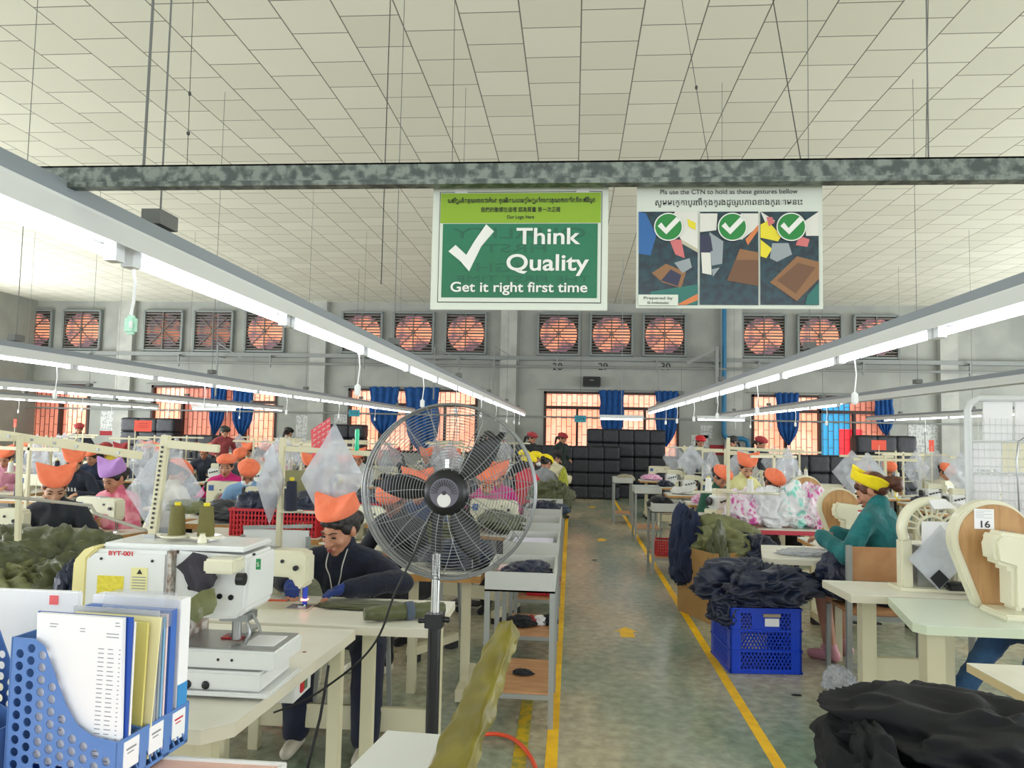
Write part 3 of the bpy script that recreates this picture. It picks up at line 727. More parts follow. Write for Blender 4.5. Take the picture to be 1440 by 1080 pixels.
def make_overlock():
    r = thing('overlock_machine', 'x', 'sewing machine')
    MB().box(-.17, .17, -.11, .11, 0, .06).build('bed', mCream, r, bevel=.01)
    MB().box(-.15, .05, -.1, .08, .06, .22).build('body', mWhiteM, r, bevel=.02, smooth=.7)
    MB().prism([(-.12, .2), (-.12, .3), (.13, .29), (.16, .26), (.16, .16), (.12, .16), (.11, .22), (.0, .22)], .1, Matrix.Translation((0, -.06, 0))).build('arm', mCream, r, bevel=.012, smooth=.7)
    d = MB()
    for k in range(4): d.cyl((-.1+k*.04, -.105, .15+.01*k), (-.1+k*.04, -.13, .15+.01*k), .011, 10)
    d.build('tension_dial', mBlack, r)
    MB().cyl((.14, -.01, .16), (.14, -.01, .06), .006, 8).build('needle_bar', mChrome, r)
    MB().lathe([(.02, 0), (.05, .004), (.05, .025), (.02, .03)], 18, Matrix.Translation((-.17, 0, .15)) @ Matrix.Rotation(-PI/2, 4, 'Y')).build('handwheel', mBlack, r, smooth=.7)
    return r
def make_stand(h=.72):
    r = thing('thread_stand', 'x', 'thread stand')
    MB().box(-.015, .015, -.012, .012, 0, h).build('pole', mCreamLeg, r, bevel=.002)
    MB().box(-.35, .35, -.012, .012, h-.06, h-.03).build('crossbar', mCreamLeg, r, bevel=.002)
    t = MB()
    for x in (-.1, .1): t.lathe([(.06, .26), (.066, .264), (.066, .268), (.06, .268)], 16, Matrix.Translation((x, 0, 0))); t.cyl((x, 0, .26), (x, 0, .44), .003, 5)
    t.box(-.12, .12, -.006, .006, .25, .26); t.build('cone_tray', mCream, r)
    MB().cyl((0, 0, 0), (0, 0, .02), .03, 12).build('base', mSteel, r)
    return r
def make_cone(m=None):
    r = thing('thread_cone', 'x', 'thread cone')
    MB().lathe([(.012, 0), (.034, 0), (.035, .004), (.027, .125), (.012, .128)], 20).build('thread', m or mConeO, r, smooth=.7)
    MB().lathe([(.012, .126), (.0135, .14), (.011, .142)], 14).build('cone_core', mConeY, r, smooth=.7)
    return r
def bag_mesh(w, h, seed=0, depth=.05, diamond=True):
    mb = MB(); sd = Vector((seed*3.1, 0, 0))
    for s in (-1, 1):
        def fn(u, v):
            a, b_ = u-.5, v-.5
            if diamond: x = (a+b_)*w*.72; z = (a-b_)*h*.72-h*.5*1.0
            else: x = a*w*(.55+.45*(1-v)); z = -(1-v)*0-h*(1-v)
            if not diamond: x = a*w*(.25+.75*min(1, (1-v)*1.6)); z = -h*(1-v)
            e = (1-(2*a)**2)*(1-(2*b_)**2); y = s*depth*e*.6+.02*noise.noise(Vector((x*9, z*9, s))+sd)*e*3
            return Vector((x+.01*noise.noise(Vector((z*6, x*5, 2))+sd), y, z))
        mb.grid(fn, 14, 14)
    me = mb.mesh('plastic_bag', fix=False, smooth=True); return me
T0 = make_table(); LM0 = make_lockstitch(); OM0 = make_overlock(); TS0 = make_stand(); CO = make_cone(); 
bagm = [bag_mesh(.34, .42, s, diamond=(s != 2)) for s in range(4)]
first = {}
def inst(src, loc, rz, label, group):
    first[src.name] = src
    return dup(src, loc, rz, label, group)
def bag(loc, rz, label, i=0, m=None, sc=1, group='clear work bags hanging from the thread stands'):
    o = obj('plastic_bag', bagm[i % 4], mBag); tag(o, label, 'plastic bag', group); o.location = loc; o.rotation_euler = (0, 0, rz); o.scale = (sc,)*3
    if m: setmat(o, m)
    return o
CLM = {}
def garment(x, y, z, sx, sy, sz, m, label, cat='garment', seed=None, rz=0, amp=.35, freq=3.0, sub=4, group=None, name='crumpled_garment'):
    key = (seed or 0) % 7, amp, freq, sub
    if key not in CLM: CLM[key] = crumple_mesh('garment', 1, 1, 1, key[0], freq, amp, sub)
    o = obj(name, CLM[key], mNavy); setmat(o, m); o.location = (x, y, z); o.scale = (sx, sy, sz); o.rotation_euler = (0, 0, rz)
    return tag(o, label, cat, group)
def make_stool():
    r = thing('stool', 'x', 'stool')
    MB().box(-.2, .2, -.15, .15, .44, .47).build('seat', mWood, r, bevel=.005)
    for sx in (-1, 1):
        for sy in (-1, 1): MB().bar((sx*.17, sy*.12, .44), (sx*.19, sy*.14, 0), .025).build('leg', mDkSteel, r)
    return r
ST0 = make_stool()
# ---------------------------------------------------------------- seated sewers and their stations
GT = 'sewing tables across the hall'; GM = 'sewing machines across the hall'; GS = 'thread stands across the hall'; GC = 'thread cones across the hall'
def station(p, who, kind='lock', cone='O', bagi=None, cloth_=None, stand=True, edge=True, side=1):
    """table, machine, stand, cone(s), stool for a worker p; who names the worker in the labels"""
    rz = p.rotation_euler[2]; R = Matrix.Rotation(rz, 3, 'Z'); B = p.location
    def at(x, y, z=0): return B+R @ Vector((x, y, z))
    inst(ST0, at(0, .06), rz, 'stool under '+who, 'stools under the sewers')
    t = at(.05*side, -.5)
    if any(abs(t.x-q.x) < 1.13 and abs(t.y-q.y) < .58 for q in TP): return
    TP.append(t)
    inst(T0, t, rz, 'sewing table of '+who, GT)
    inst(LM0 if kind == 'lock' else OM0, at(-.22*side, -.5, .742 if kind == 'lock' else .76), rz, ('cream machine of ' if kind == 'lock' else 'white overlock of ')+who, GM)
    if stand:
        s = inst(TS0, at(.42*side, -.66, .76), rz, 'thread stand of '+who, GS)
        c = inst(CO, at(.42*side-.1, -.66, 1.028), rz, 'thread cone above '+who, GC)
        if cone != 'O': setmat(kid(c, 'thread'), {'N': mConeN, 'W': mConeW}[cone])
    if bagi is not None:
        bag(at(.42*side+.2*side, -.68, 1.43), rz, 'clear bag beside '+who, bagi)
    if cloth_: garment(*at(.25*side, -.46, .76), .22, .16, .06, cloth_, 'crumpled cloth before '+who, seed=int(abs(B.x*7+B.y*3)) % 7, rz=rz+.4)
P = []; TP = []
def add(key, px, py, who, shirt, cap=None, st=True, **k):
    skw = {a: k.pop(a) for a in ('kind', 'cone', 'bagi', 'cloth_', 'stand', 'side') if a in k}
    extra = k.pop('doing', 'sewing at a table'); zz = k.get('z')
    o = person(key, px, py, who+', '+extra, shirt, cap, **k)
    if st: station(o, 'the '+who, **skw)
    return o
# left block, people facing the camera
add('downl', 77, 680, 'person in orange cap and black hooded top at far left', '#20242c', mOrange, doing='leaning over olive cloth', rz=.1, skin=mSkinL, z=1.2, cloth_=mOlive, stand=False, hair=mHairB)
add('downl', 105, 641, 'person in orange cap and black sweatshirt with white print', '#1f2636', mOrange, rz=-.1, skin=mSkinL, z=1.25, Y=8.8, stand=False)
add('down', 160, 668, 'person in lilac cap and pink striped jacket', shirtm('#d0607c', '#e69aa8'), mPurple, rz=-.25, skin=mSkin, z=1.2, Y=6.4, cloth_=mNavy, cone='N', side=-1)
add('up', 318, 654, 'person in orange eared cap and magenta sweater', '#c0186f', mOrange, rz=0, skin=mSkin, z=1.22, Y=8.6, cloth_=mNavy, bagi=1, side=-1)
add('mask', 349, 661, 'person in orange cap, face mask and light blue shirt', '#7fa6d0', mOrange, rz=.35, z=1.15, Y=7.8, cloth_=mNavy, stand=False, side=-1)
add('downl', 437, 648, 'person in orange cap and grey blue shirt beside the red flag', '#565f86', mOrange, rz=-.1, skin=mSkinL, z=1.25, Y=9.4, kind='over', bagi=None)
add('down', 487, 641, 'person in orange cap and dark green top left of the fan', '#142a2c', mOrange, rz=-.2, Y=10.4, skin=mSkin, cloth_=mNavy, side=-1, bagi=3)
add('mask', 252, 648, 'person in orange cap and cream jacket behind the big clear bag', '#d8d4c4', mOrange, rz=2.6, Y=7.5, cloth_=mNavy, stand=False)
add('down', 8, 641, 'person in orange cap at the left edge of the view', '#c98aa0', mOrange, rz=.2, Y=9.5, cone='W', bagi=2)
add('down', 59, 642, 'person in tall orange cap and pale collar behind the hanging bag', '#c9ccd0', mOrange, Y=11, kind='over', bagi=0)
add('downr', 130, 643, 'person in orange cap right behind the black sweatshirt', '#25304a', mOrange, Y=10.6, rz=.3, st=False)
add('mask', 338, 634, 'person in orange cap with lilac band further back', '#3b3f4a', mOrange, Y=12.2, bagi=1, kind='over')
add('downr', 372, 644, 'person in orange cap seen from behind near the green bag', '#d9703f', mOrange, Y=13.4, rz=2.8, stand=False)
add('down', 395, 633, 'person in orange cap just left of the tall cream pole', '#e0603c', mOrange, Y=13.4, bagi=0)
add('down', 208, 622, 'person in orange cap under the orange paper sign', '#343848', mOrange, Y=14.2, kind='over', bagi=1)
add('down', 172, 628, 'person in pink cap behind the long channel', '#38415a', mRedC, Y=12.3, bagi=2)
add('down', 228, 632, 'person in orange cap beside the blue white bag', '#4a5a50', mOrange, Y=12.8, kind='over', bagi=3)
add('up', 148, 633, 'person in yellow scarf and pink cap', '#c9b13c', mRedC, Y=13.2, st=False)
add('down', 505, 640, 'person in orange cap seen at the left rim of the fan', '#ccd0d0', mOrange, Y=12.4, bagi=0)
add('mask', 530, 636, 'person in dark jacket, upper left behind the fan', '#2a2f3d', mOrange, Y=13.0, cloth_=mOlive, side=-1)
add('downr', 557, 632, 'person in navy jacket, upper left behind the fan', '#23293a', mRedC, Y=13.2, kind='over')
add('down', 600, 632, 'person in striped top seen through the top of the fan', shirtm('#b7babd', '#5f6470'), mOrange, Y=13.8)
# standing at the back
add('stand', 316, 609, 'standing person in dark red top bent towards the window', '#8f3b40', 'none', st=False, Y=16.5, rz=.8, doing='working at the back')
add('stand', 111, 606, 'standing person in red cap in front of the leftmost window', '#2b2f3c', mRedC, st=False, Y=17.3, rz=.4, doing='looking down')
add('stand', 406, 606, 'standing person in a cream top by the back wall', '#b9b3a4', 'none', st=False, Y=18.2, rz=2.7, doing='turned away')
add('stand', 688, 626, 'person in turquoise top at the back', '#1f8fa8', 'none', st=False, Y=15.0, rz=1.2, doing='seen through the fan blade')
# aisle edge row beside the fan
add('mask', 553, 722, 'sewer in orange cap and black top', '#22252d', mOrange, Y=5.3, rz=-.5, skin=mSkinD, st=False, doing='bent forward behind the lower left of the fan'); setmat(kid([o for o in SC.objects if o.get('label', '').startswith('sewer in orange cap and black top')][0], 'shoes'), mat('white clogs', '#ddd8c8', .5))
add('downl', 588, 684, 'person in orange cap with blue scarf', '#2b3f66', mOrange, z=1.18, Y=6.1, rz=-.5, skin=mSkin, doing='seen through the fan left of the motor', cloth_=mOlive, stand=False)
add('downl', 684, 680, 'child sized sewer in bright pink jacket', shirtm('#c93b86', '#b02f74'), mOrange, z=1.18, Y=7.2, rz=-.3, skin=mSkin, doing='behind the right of the fan', cloth_=mOlive, stand=False, side=-1)
add('downr', 700, 655, 'person in magenta top behind the pink jacket', '#b8247a', mOrange, Y=8.2, rz=.5, st=False, doing='half hidden by the fan')
add('up', 744, 651, 'person in yellow cap and red sweater beside the aisle', '#cc2b3e', mYelC, Y=11.2, rz=2.3, st=False, doing='turned away to the left')
add('mask', 768, 645, 'person in yellow cap and grey hooded top by the aisle', '#8b8f93', mYelC, Y=12.4, rz=2.6, st=False, doing='bent over a tray')
add('up', 754, 638, 'person in yellow cap and blue face mask', '#23262e', mYelC, Y=13.4, rz=.9, st=False, doing='sitting behind the grey hood')
add('up', 737, 633, 'person in yellow cap facing the aisle at the back', '#2b2f36', mYelC, Y=14.6, rz=-.1, st=False)
add('stand', 748, 622, 'standing person in dark red cap near the back', '#1c2027', mRedC, st=False, Y=17.3, rz=1.0, doing='facing left')
add('downr', 781, 640, 'person in cream jacket beside the standing worker', '#ddd6b4', 'none', Y=14.7, rz=2.6, st=False, doing='bent to the left')
add('stand', 791, 622, 'standing person in red cap and dark green jacket', '#1c2c28', mRedC, st=False, Y=18.4, rz=.9, doing='at the end of the aisle', hair=mHair)
# right block
add('stand', 985, 626, 'person in bright red cap', '#8c8f90', mRedPl, st=False, Y=17, rz=.1, doing='standing far back right of the aisle')
add('stand', 1030, 612, 'standing person with bare black hair', '#1e2228', 'none', st=False, Y=16.2, rz=-1.2, doing='far back near the blue pipe')
add('stand', 1070, 626, 'person in maroon scarf', '#2a2c34', mRedC, st=False, Y=15.2, rz=.6, doing='bending in front of the orange window')
add('mask', 1014, 661, 'person in orange cap and dark green top right of the aisle', '#1f5240', mOrange, Y=9.3, rz=.5, kind='over', cone='W', bagi=1)
add('downr', 1050, 657, 'person in pointed orange cap and pale yellow jacket', '#d9d69a', mOrange, z=1.25, Y=9.9, rz=.6, skin=mSkinL, sc=1.08, st=False)
add('mask', 1087, 681, 'person in orange cap and orange collar behind the tie dye cloth', '#e0553a', mOrange, Y=8.55, rz=.35, skin=mSkinD, st=False)
for i, (px, py, Y, rz) in enumerate(((1212, 650, 12.6, .2), (1250, 652, 13.2, -.2), (1330, 652, 12.4, .3))):
    add('mask', px, py, 'person in orange cap, %s of three far back on the right' % ['leftmost', 'middle', 'rightmost'][i], ['#4a4f58', '#2d3342', '#b9b4a8'][i], mOrange, Y=Y, rz=rz, kind='over', cone=['W', 'N', 'N'][i], bagi=i)
# stations right of the aisle whose sewers are hidden or away
k = 0
for X, Y, wd_ in ((1.9, 15.4, 'tied at the far end'), (1.95, 13.6, 'right of the last grey rack'), (2.0, 11.9, 'right of the middle grey rack'), (2.1, 10.4, 'behind the nearest right rack'), (3.6, 14.5, 'in the second right row at the back'), (3.4, 12.9, 'in the second right row, middle'),
              (5.3, 13.8, 'in the third right row at the back'), (5.3, 11.2, 'in the third right row, middle'), (5.1, 10.1, 'in the third right row towards the front'), (3.6, 10.6, 'in the second right row near the front'), (6.9, 12.9, 'in the fourth right row'), (4.6, 8.3, 'in front of the wire rack row'), (6.6, 10.6, 'behind the wire document rack'), (3.2, 9.0, 'right behind the tie dye pile')):
    TP.append(Vector((X, Y, 0)))
    inst(T0, (X, Y, 0), 0, 'white topped sewing table '+wd_, GT); inst(OM0 if k % 3 else LM0, (X-.15, Y, .76 if k % 3 else .742), 0, 'pale sewing machine '+wd_, GM)
    inst(TS0, (X+.32, Y-.2, .76), 0, 'cream thread stand '+wd_, GS)
    c = inst(CO, (X+.22, Y-.2, 1.028), 0, 'thread cone on the stand '+wd_, GC); setmat(kid(c, 'thread'), (mConeW, mConeN, mConeW)[k % 3])
    c = inst(CO, (X+.42, Y-.2, 1.028), 0, 'right hand thread cone on the stand '+wd_, GC); setmat(kid(c, 'thread'), (mConeN, mConeW)[k % 2])
    bag((X+.12, Y-.22, 1.43), .3*(k % 3-1), 'milky plastic bag hanging '+wd_, k, mBag2 if k % 2 else None)
    garment(X-.3, Y-.05, .76, .2, .14, .08, [mat('tie dye cloth', '#f0d9ea', .8, h2='#e45fb0', scale=5, lo=.45, hi=.62), mNavy, cloth('white cloth', '#e4e3e0')][k % 3], 'crumpled cloth on the table '+wd_, seed=k, rz=k)
    k += 1


# more stations in the left block, their sewers hidden or away
k = 0
for X, Y, wd_ in ((-2.6, 12.9, 'left of the fan, near the green tool handle'), (-2.9, 15.2, 'far back left of the fan'), (-4.7, 14.9, 'behind the tall cream pole'), (-4.6, 11.3, 'left of the red flag'), (-6.0, 11.6, 'behind the magenta sweater'), (-6.4, 15.9, 'below the second window'),
                  (-8.0, 14.6, 'far left near the leftmost window'), (-9.0, 12.7, 'far left behind the long channel'), (-10.6, 15.2, 'at the outermost far left'), (-7.4, 9.9, 'at left under the long channel'), (-3.1, 17.0, 'nearest the back wall left of the fan'), (-7.9, 17.2, 'nearest the back wall at left'), (-1.6, 16.6, 'nearest the back wall behind the fan'), (-1.9, 11.0, 'seen through the middle of the fan')):
    t = Vector((X, Y, 0))
    if not any(abs(t.x-q.x) < 1.1 and abs(t.y-q.y) < .56 for q in TP):
        TP.append(t); inst(T0, (X, Y, 0), 0, 'white topped sewing table '+wd_, GT); inst(OM0 if k % 2 else LM0, (X-.15, Y, .76 if k % 2 else .742), 0, 'pale sewing machine '+wd_, GM)
        garment(X+.3, Y-.05, .76, .24, .16, .13, [cloth('white cloth', '#e4e3e0'), mNavy, mOliveL][k % 3], 'crumpled cloth on the table '+wd_, seed=k, rz=k)
        inst(TS0, (X+.32, Y-.24, .76), 0, 'cream thread stand '+wd_, GS)
        for s_, nn in ((-.1, 'left'), (.1, 'right')):
            c = inst(CO, (X+.32+s_, Y-.24, 1.028), 0, nn+' thread cone on the stand '+wd_, GC); setmat(kid(c, 'thread'), (mConeW, mConeN, mConeO)[(k+(s_ > 0)) % 3])
        bag((X+.12, Y-.26, 1.43), .3*(k % 3-1), 'clear plastic bag hanging '+wd_, k, mBag2 if k % 2 else None)
    k += 1
for px, py, Y, rz, c_, lb in ((455, 633, 13.6, .2, '#2d3346', 'person in orange cap right of the red flag stick'), (350, 628, 15.0, -.2, '#c9c4b4', 'person in orange cap below the wide blue curtain'), (287, 634, 13.4, .3, '#333a48', 'person in orange cap under the second window'), (40, 628, 14.5, 0, '#3a4252', 'person in orange cap near the leftmost curtain'),
        (96, 633, 12.9, .4, '#b7a9a2', 'person in orange cap above the printed black sweatshirt'), (620, 628, 15.4, .1, '#2d3346', 'person in orange cap far back above the fan motor'), (640, 634, 13.0, -.3, '#d8d5cb', 'person in orange cap right above the fan motor')):
    add('down', px, py, lb, c_, mOrange, Y=Y, rz=rz, st=False)
# printed letters like white marks on the black sweatshirt, and face masks
mPrint = mat('white shirt print', '#e6e6e2', .7)
for o in list(bpy.data.objects):
    lb = o.get('label', '')
    if 'white print' in lb and o.get('category') == 'person':
        J = seated_joints(.3, (.55, 0, .6)); c = J['chest']+Vector((0, -.152, -.04))
        mb = MB()
        for k in range(5): x = -.09+.045*k; mb.bar(c+Vector((x, 0, -.02)), c+Vector((x+.006, -.006, .025)), .014, .006).bar(c+Vector((x+.014, 0, -.02)), c+Vector((x+.012, -.004, .012)), .009, .006)
        mb.build('chest_print', mPrint, o)
    if 'mask' in lb and o.get('category') == 'person':
        key = 'mask' if 'light blue' in lb else 'up'; M = SRC[key][1]
        MB().ell(M @ Vector((0, -.062, -.058)), (.056, .05, .042), 16, 10, M.to_3x3()).build('face_mask', mat('face mask', '#dfe6ea', .8), o, smooth=True)

for o in list(SC.objects):
    lb = o.get('label', '')
    if o.get('category') == 'person' and ('yellow cap and red' in lb or 'yellow cap facing' in lb):
        inst(ST0, (o.location.x, o.location.y+.04, 0), 0, 'stool under the sewer in yellow cap '+('with red sweater' if 'red' in lb else 'facing the aisle at the back'), 'stools under the sewers')
# ---------------------------------------------------------------- floor marks
def strip(p0, p1, w, label, m=mYel, z=.0015):
    a = G(*p0); c = G(*p1); d = (c-a).normalized(); n = Vector((-d.y, d.x, 0))*w/2
    mb = MB(); mb.prism([(0, 0), (1, 0), (1, 1), (0, 1)], 1)
    mb = MB().add([a-n, c-n, c+n, a+n]+[q+Vector((0, 0, z)) for q in (a-n, c-n, c+n, a+n)], [(3, 2, 1, 0), (4, 5, 6, 7), (0, 1, 5, 4), (1, 2, 6, 5), (2, 3, 7, 6), (3, 0, 4, 7)])
    return tag(mb.build('floor_line', m), label, 'floor marking')
strip((772, 1120), (799, 699), .062, 'long yellow floor line along the left side of the aisle')
strip((1122, 1120), (861, 699), .062, 'long yellow floor line along the right side of the aisle')
strip((726, 1100), (742, 985), .07, 'short worn yellow floor line left of the aisle line', mat('worn yellow paint', '#cfae1e', .6, h2='#8d8f40', scale=14))
for (px, py), lb in (((881, 889), 'yellow arrow sticker nearest the camera on the aisle floor'), ((846, 759), 'small yellow arrow sticker halfway down the aisle'), ((833, 713), 'tiny yellow arrow sticker at the far end of the aisle')):
    p = G(px, py); s = .5
    poly = [(-.06, -.12), (.06, -.12), (.055, .02), (.1, .0), (.0, .13), (-.1, .0), (-.055, .02)]
    mb = MB(); mb.prism([(x*1.0, -y*1.3) for x, y in poly], .0015, Matrix.Translation((0, 0, .0015)) @ Matrix.Rotation(-PI/2, 4, 'X') @ Matrix.Diagonal((1, 1, -1, 1)))
    o = mb.build('floor_arrow', mYel, None, loc=(p.x, p.y, .0005)); tag(o, lb, 'floor marking')
# ---------------------------------------------------------------- signs
mSignW = mat('white board', '#d3d8cc', .45); mLime = mat('lime print', '#85a80c', .45); mGreen = mat('green print', '#07704c', .45, h2='#086843', scale=4)
mGhost = mat('ghost print', '#0a5c40', .45); mInk = mat('black ink', '#20241c', .5); mSignT = mat('white print', '#e3e2dc', .4)
YS = 1.74
def pxo(px, py, Y, o): return W(px, py, Y)-o
o = W(732, 351, YS); sg = thing('quality_sign', 'green and white sign reading Think Quality hanging from the steel bar', 'sign', o)
def rect(px0, py0, px1, py1, t, m, nm, o, par, Y=YS, skew=0):
    a = W(px0, (py0+py1)/2, Y)-o; c = W(px1, (py0+py1)/2, Y)-o; z1 = (W((px0+px1)/2, py0, Y)-o).z; z0 = (W((px0+px1)/2, py1, Y)-o).z
    return MB().box(a.x, c.x, t-.0012, t, z0, z1).build(nm, m, par)
MB().box(*(lambda a, c: (a.x, c.x))(W(607, 351, YS)-o, W(855, 351, YS)-o), 0, .004, (W(732, 436, YS)-o).z, (W(732, 262, YS)-o).z).build('board', mSignW, sg, bevel=.001)
rect(617, 270, 846, 426, 0, mInk, 'border', o, sg); rect(618, 271, 845, 425, -.001, mSignW, 'inner_field', o, sg)
rect(620, 272, 845, 314, -.002, mLime, 'lime_band', o, sg); rect(622, 315, 840, 419, -.002, mGreen, 'green_field', o, sg)
ck = [(636, 350), (647, 357), (660, 362), (672, 341), (690, 319), (697, 328), (676, 352), (667, 382), (661, 382), (630, 352)]
ck = [(631, 354), (641, 345), (656, 359), (668, 339), (684, 316), (695, 326), (677, 347), (660, 382), (648, 368)]
MB().prism([((W(a, b_, YS)-o).x, (W(a, b_, YS)-o).z) for a, b_ in ck], .0012, Matrix.Translation((0, -.0042, 0))).build('tick_mark', mSignT, sg)
def stext(nm, body, px, py, h, wpx, par, o, m, Y=YS, t=-.0048, **k):
    c = W(px, py, Y)-o; s = Y/F
    return text(nm, body, h*s, m, par, (c.x, t, c.z), fitw=wpx*s, **k)
for gt, gx_, gy_, gh_, gw_ in (('QUALITY', 730, 329, 22, 190), ('FIRST', 725, 350, 17, 90), ('RIGHT', 700, 377, 18, 110), ('THE FIRST TIME', 735, 393, 13, 190)):
    stext('ghost_lettering', gt, gx_, gy_, gh_, gw_, sg, o, mGhost, t=-.0036).scale = (-1, 1, 1)
stext('lettering', 'Think', 770, 334, 33, 91, sg, o, mSignT, bold=.0009); stext('lettering', 'Quality', 769, 371, 33, 117, sg, o, mSignT, bold=.0009)
stext('lettering', 'Get it right first time', 729, 405, 20, 195, sg, o, mSignT, bold=.0005)
stext('small_lettering', 'យើងត្រូវគិតគុណភាពជាធំបង ធ្វើអោយបានត្រឹមត្រូវចំពោះគុណភាពតាំងពីលើកដំបូង', 733, 283, 8.5, 212, sg, o, mInk, bold=.0003)
stext('small_lettering', '我們的徽標在這裡 認為質量 第一次正確', 732, 296, 8, 114, sg, o, mInk); stext('small_lettering', 'Our Logo Here', 732, 306, 7, 39, sg, o, mInk)
mTape = mat('clear tape', '#d9dad6', .3)
MB().box(-.16, -.13, -.003, .0045, .13, .155).box(.13, .16, -.003, .0045, .13, .155).build('hanging_tab', mTape, sg)
o2 = W(1025, 350, YS); s2 = thing('photo_sign', 'laminated sheet with three photos and green ticks hanging from the steel bar', 'sign', o2)
a = W(895, 348, YS)-o2; c = W(1157, 348, YS)-o2; MB().box(a.x, c.x, 0, .003, (W(1025, 434, YS)-o2).z, (W(1025, 261, YS)-o2).z).build('board', mSignW, s2, bevel=.001)
stext('lettering', 'Pls use the CTN to hold as these gestures bellow', 1024, 270, 9.5, 189, s2, o2, mInk, t=-.0008)
stext('lettering', 'សូមមេត្តាប្រើកាតុងត្រងដូចរូបភាពខាងក្រោមនេះ', 1024, 285, 12, 202, s2, o2, mInk, t=-.0008)
cols = {'dk': '#12343c', 'wh': '#d8d6cc', 'bl': '#1d5d9c', 'br': '#8a5f36', 'br2': '#6b4626', 'te': '#1c6a60', 'ye': '#e0cf1c', 'or': '#d0763a', 'pk': '#c96a6a', 'gy': '#8f979b', 'nv': '#232543', 'cr': '#b9b39a'}
PM = {k: mat('photo print '+k, v, .4) for k, v in cols.items()}
PM['dk'] = mat('photo print dark', '#133a42', .22, h2='#0b222a', scale=60)
def pic(x0, x1, shapes):
    fr = rect(x0, 298, x1, 429, -.0012, PM['dk'], 'photo_print', o2, s2); W0 = x1-x0
    for li, (cn, pts) in enumerate(shapes):
        q = [W(x0+max(0, min(1, u))*W0, 298+max(0, min(1, v))*131, YS)-o2 for u, v in pts]
        MB().prism([(p.x, p.z) for p in q], .0004, Matrix.Translation((0, -.003-.00012*li, 0))).build('printed_shape', PM[cn], fr)
    cx = x0+W0*(.5 if x0 < 950 else .55 if x0 < 1050 else .52); cc = W(cx, 320, YS)-o2; r_ = 20*YS/F
    MM = Matrix.Translation((cc.x, -.0062, cc.z)) @ Matrix.Rotation(PI/2, 4, 'X')
    MB().lathe([(r_, -.0002), (r_, .0002)], 36, MM).build('tick_rim', mSignT, s2)
    MM = Matrix.Translation((cc.x, -.0067, cc.z)) @ Matrix.Rotation(PI/2, 4, 'X')
    MB().lathe([(r_*.92, -.0002), (r_*.92, .0002)], 36, MM).build('tick_disc', mat('tick green', '#0a7d2c', .4), s2)
    k = YS/F; P_ = [(-15, -1), (-10, -6), (-4, 2), (11, -14), (16, -9), (-3, 11)]
    MB().prism([(cc.x+u*k, cc.z-v*k) for u, v in P_], .0008, Matrix.Translation((0, -.008, 0))).build('tick_mark', mSignT, s2)
pic(898, 981, [('wh', [(.62, 0), (1, 0), (1, .4), (.72, .3), (.5, .1)]), ('bl', [(0, 0), (.12, .02), (.3, .25), (.2, .47), (0, .45)]), ('cr', [(.72, .3), (1, .4), (1, .44), (.72, .34)]), ('pk', [(.52, .3), (.72, .3), (.78, .5), (.62, .46)]), ('br', [(.22, .66), (.46, .56), (.8, .65), (.72, .82), (.4, .76)]), ('nv', [(.38, .74), (.54, .62), (.72, .68), (.66, .8)]), ('gy', [(.6, .55), (.86, .5), (.9, .6), (.74, .66)]), ('te', [(.2, .86), (1, .78), (1, 1), (.2, 1)]), ('or', [(.64, 1), (1, .88), (1, .95), (.8, 1)]), ('ye', [(.82, .08), (.96, .12), (.96, .2), (.84, .16)])])
pic(984, 1066, [('wh', [(0, .02), (.3, .02), (.28, .2), (0, .22)]), ('wh', [(.7, .02), (1, .02), (1, .16), (.72, .3), (.5, .3)]), ('or', [(.78, .3), (1, .14), (1, .2), (.82, .36)]), ('gy', [(.16, .22), (.4, .32), (.38, .56), (.2, .58)]), ('nv', [(0, .25), (.18, .26), (.22, .42), (0, .46)]), ('wh', [(.02, .44), (.18, .44), (.2, .68), (.04, .66)]), ('br2', [(.68, .4), (1, .5), (1, .8), (.46, .74)]), ('br', [(.62, .52), (.68, .4), (1, .44), (1, .52)]), ('gy', [(.2, .62), (.34, .6), (.22, .7)])])
pic(1069, 1151, [('wh', [(.0, .0), (.25, .1), (.1, .14)]), ('wh', [(.76, .1), (1, 0), (1, .26), (.78, .26)]), ('ye', [(0, .14), (.12, .1), (.36, .26), (.3, .32), (0, .28)]), ('pk', [(.1, .06), (.2, .06), (.24, .12), (.14, .16)]), ('ye', [(0, .3), (.2, .4), (.1, .5), (0, .48)]), ('gy', [(.2, .34), (.48, .34), (.54, .46), (.28, .54), (.16, .5)]), ('pk', [(.66, .26), (.84, .3), (.8, .38), (.6, .36)]), ('br', [(.16, .76), (.62, .48), (1, .54), (1, .72), (.62, .96)]), ('br2', [(.28, .74), (.64, .55), (.94, .6), (.6, .88)]), ('te', [(.8, .9), (1, .76), (1, 1), (.76, 1)])])
rect(897, 415, 953, 430, -.0052, mSignW, 'caption_box', o2, s2)
stext('small_lettering', 'Prepared by', 925, 420, 5.5, 40, s2, o2, mInk, t=-.0068); stext('small_lettering', 'SS Ambassador', 925, 426.5, 5, 30, s2, o2, mInk, t=-.0068)
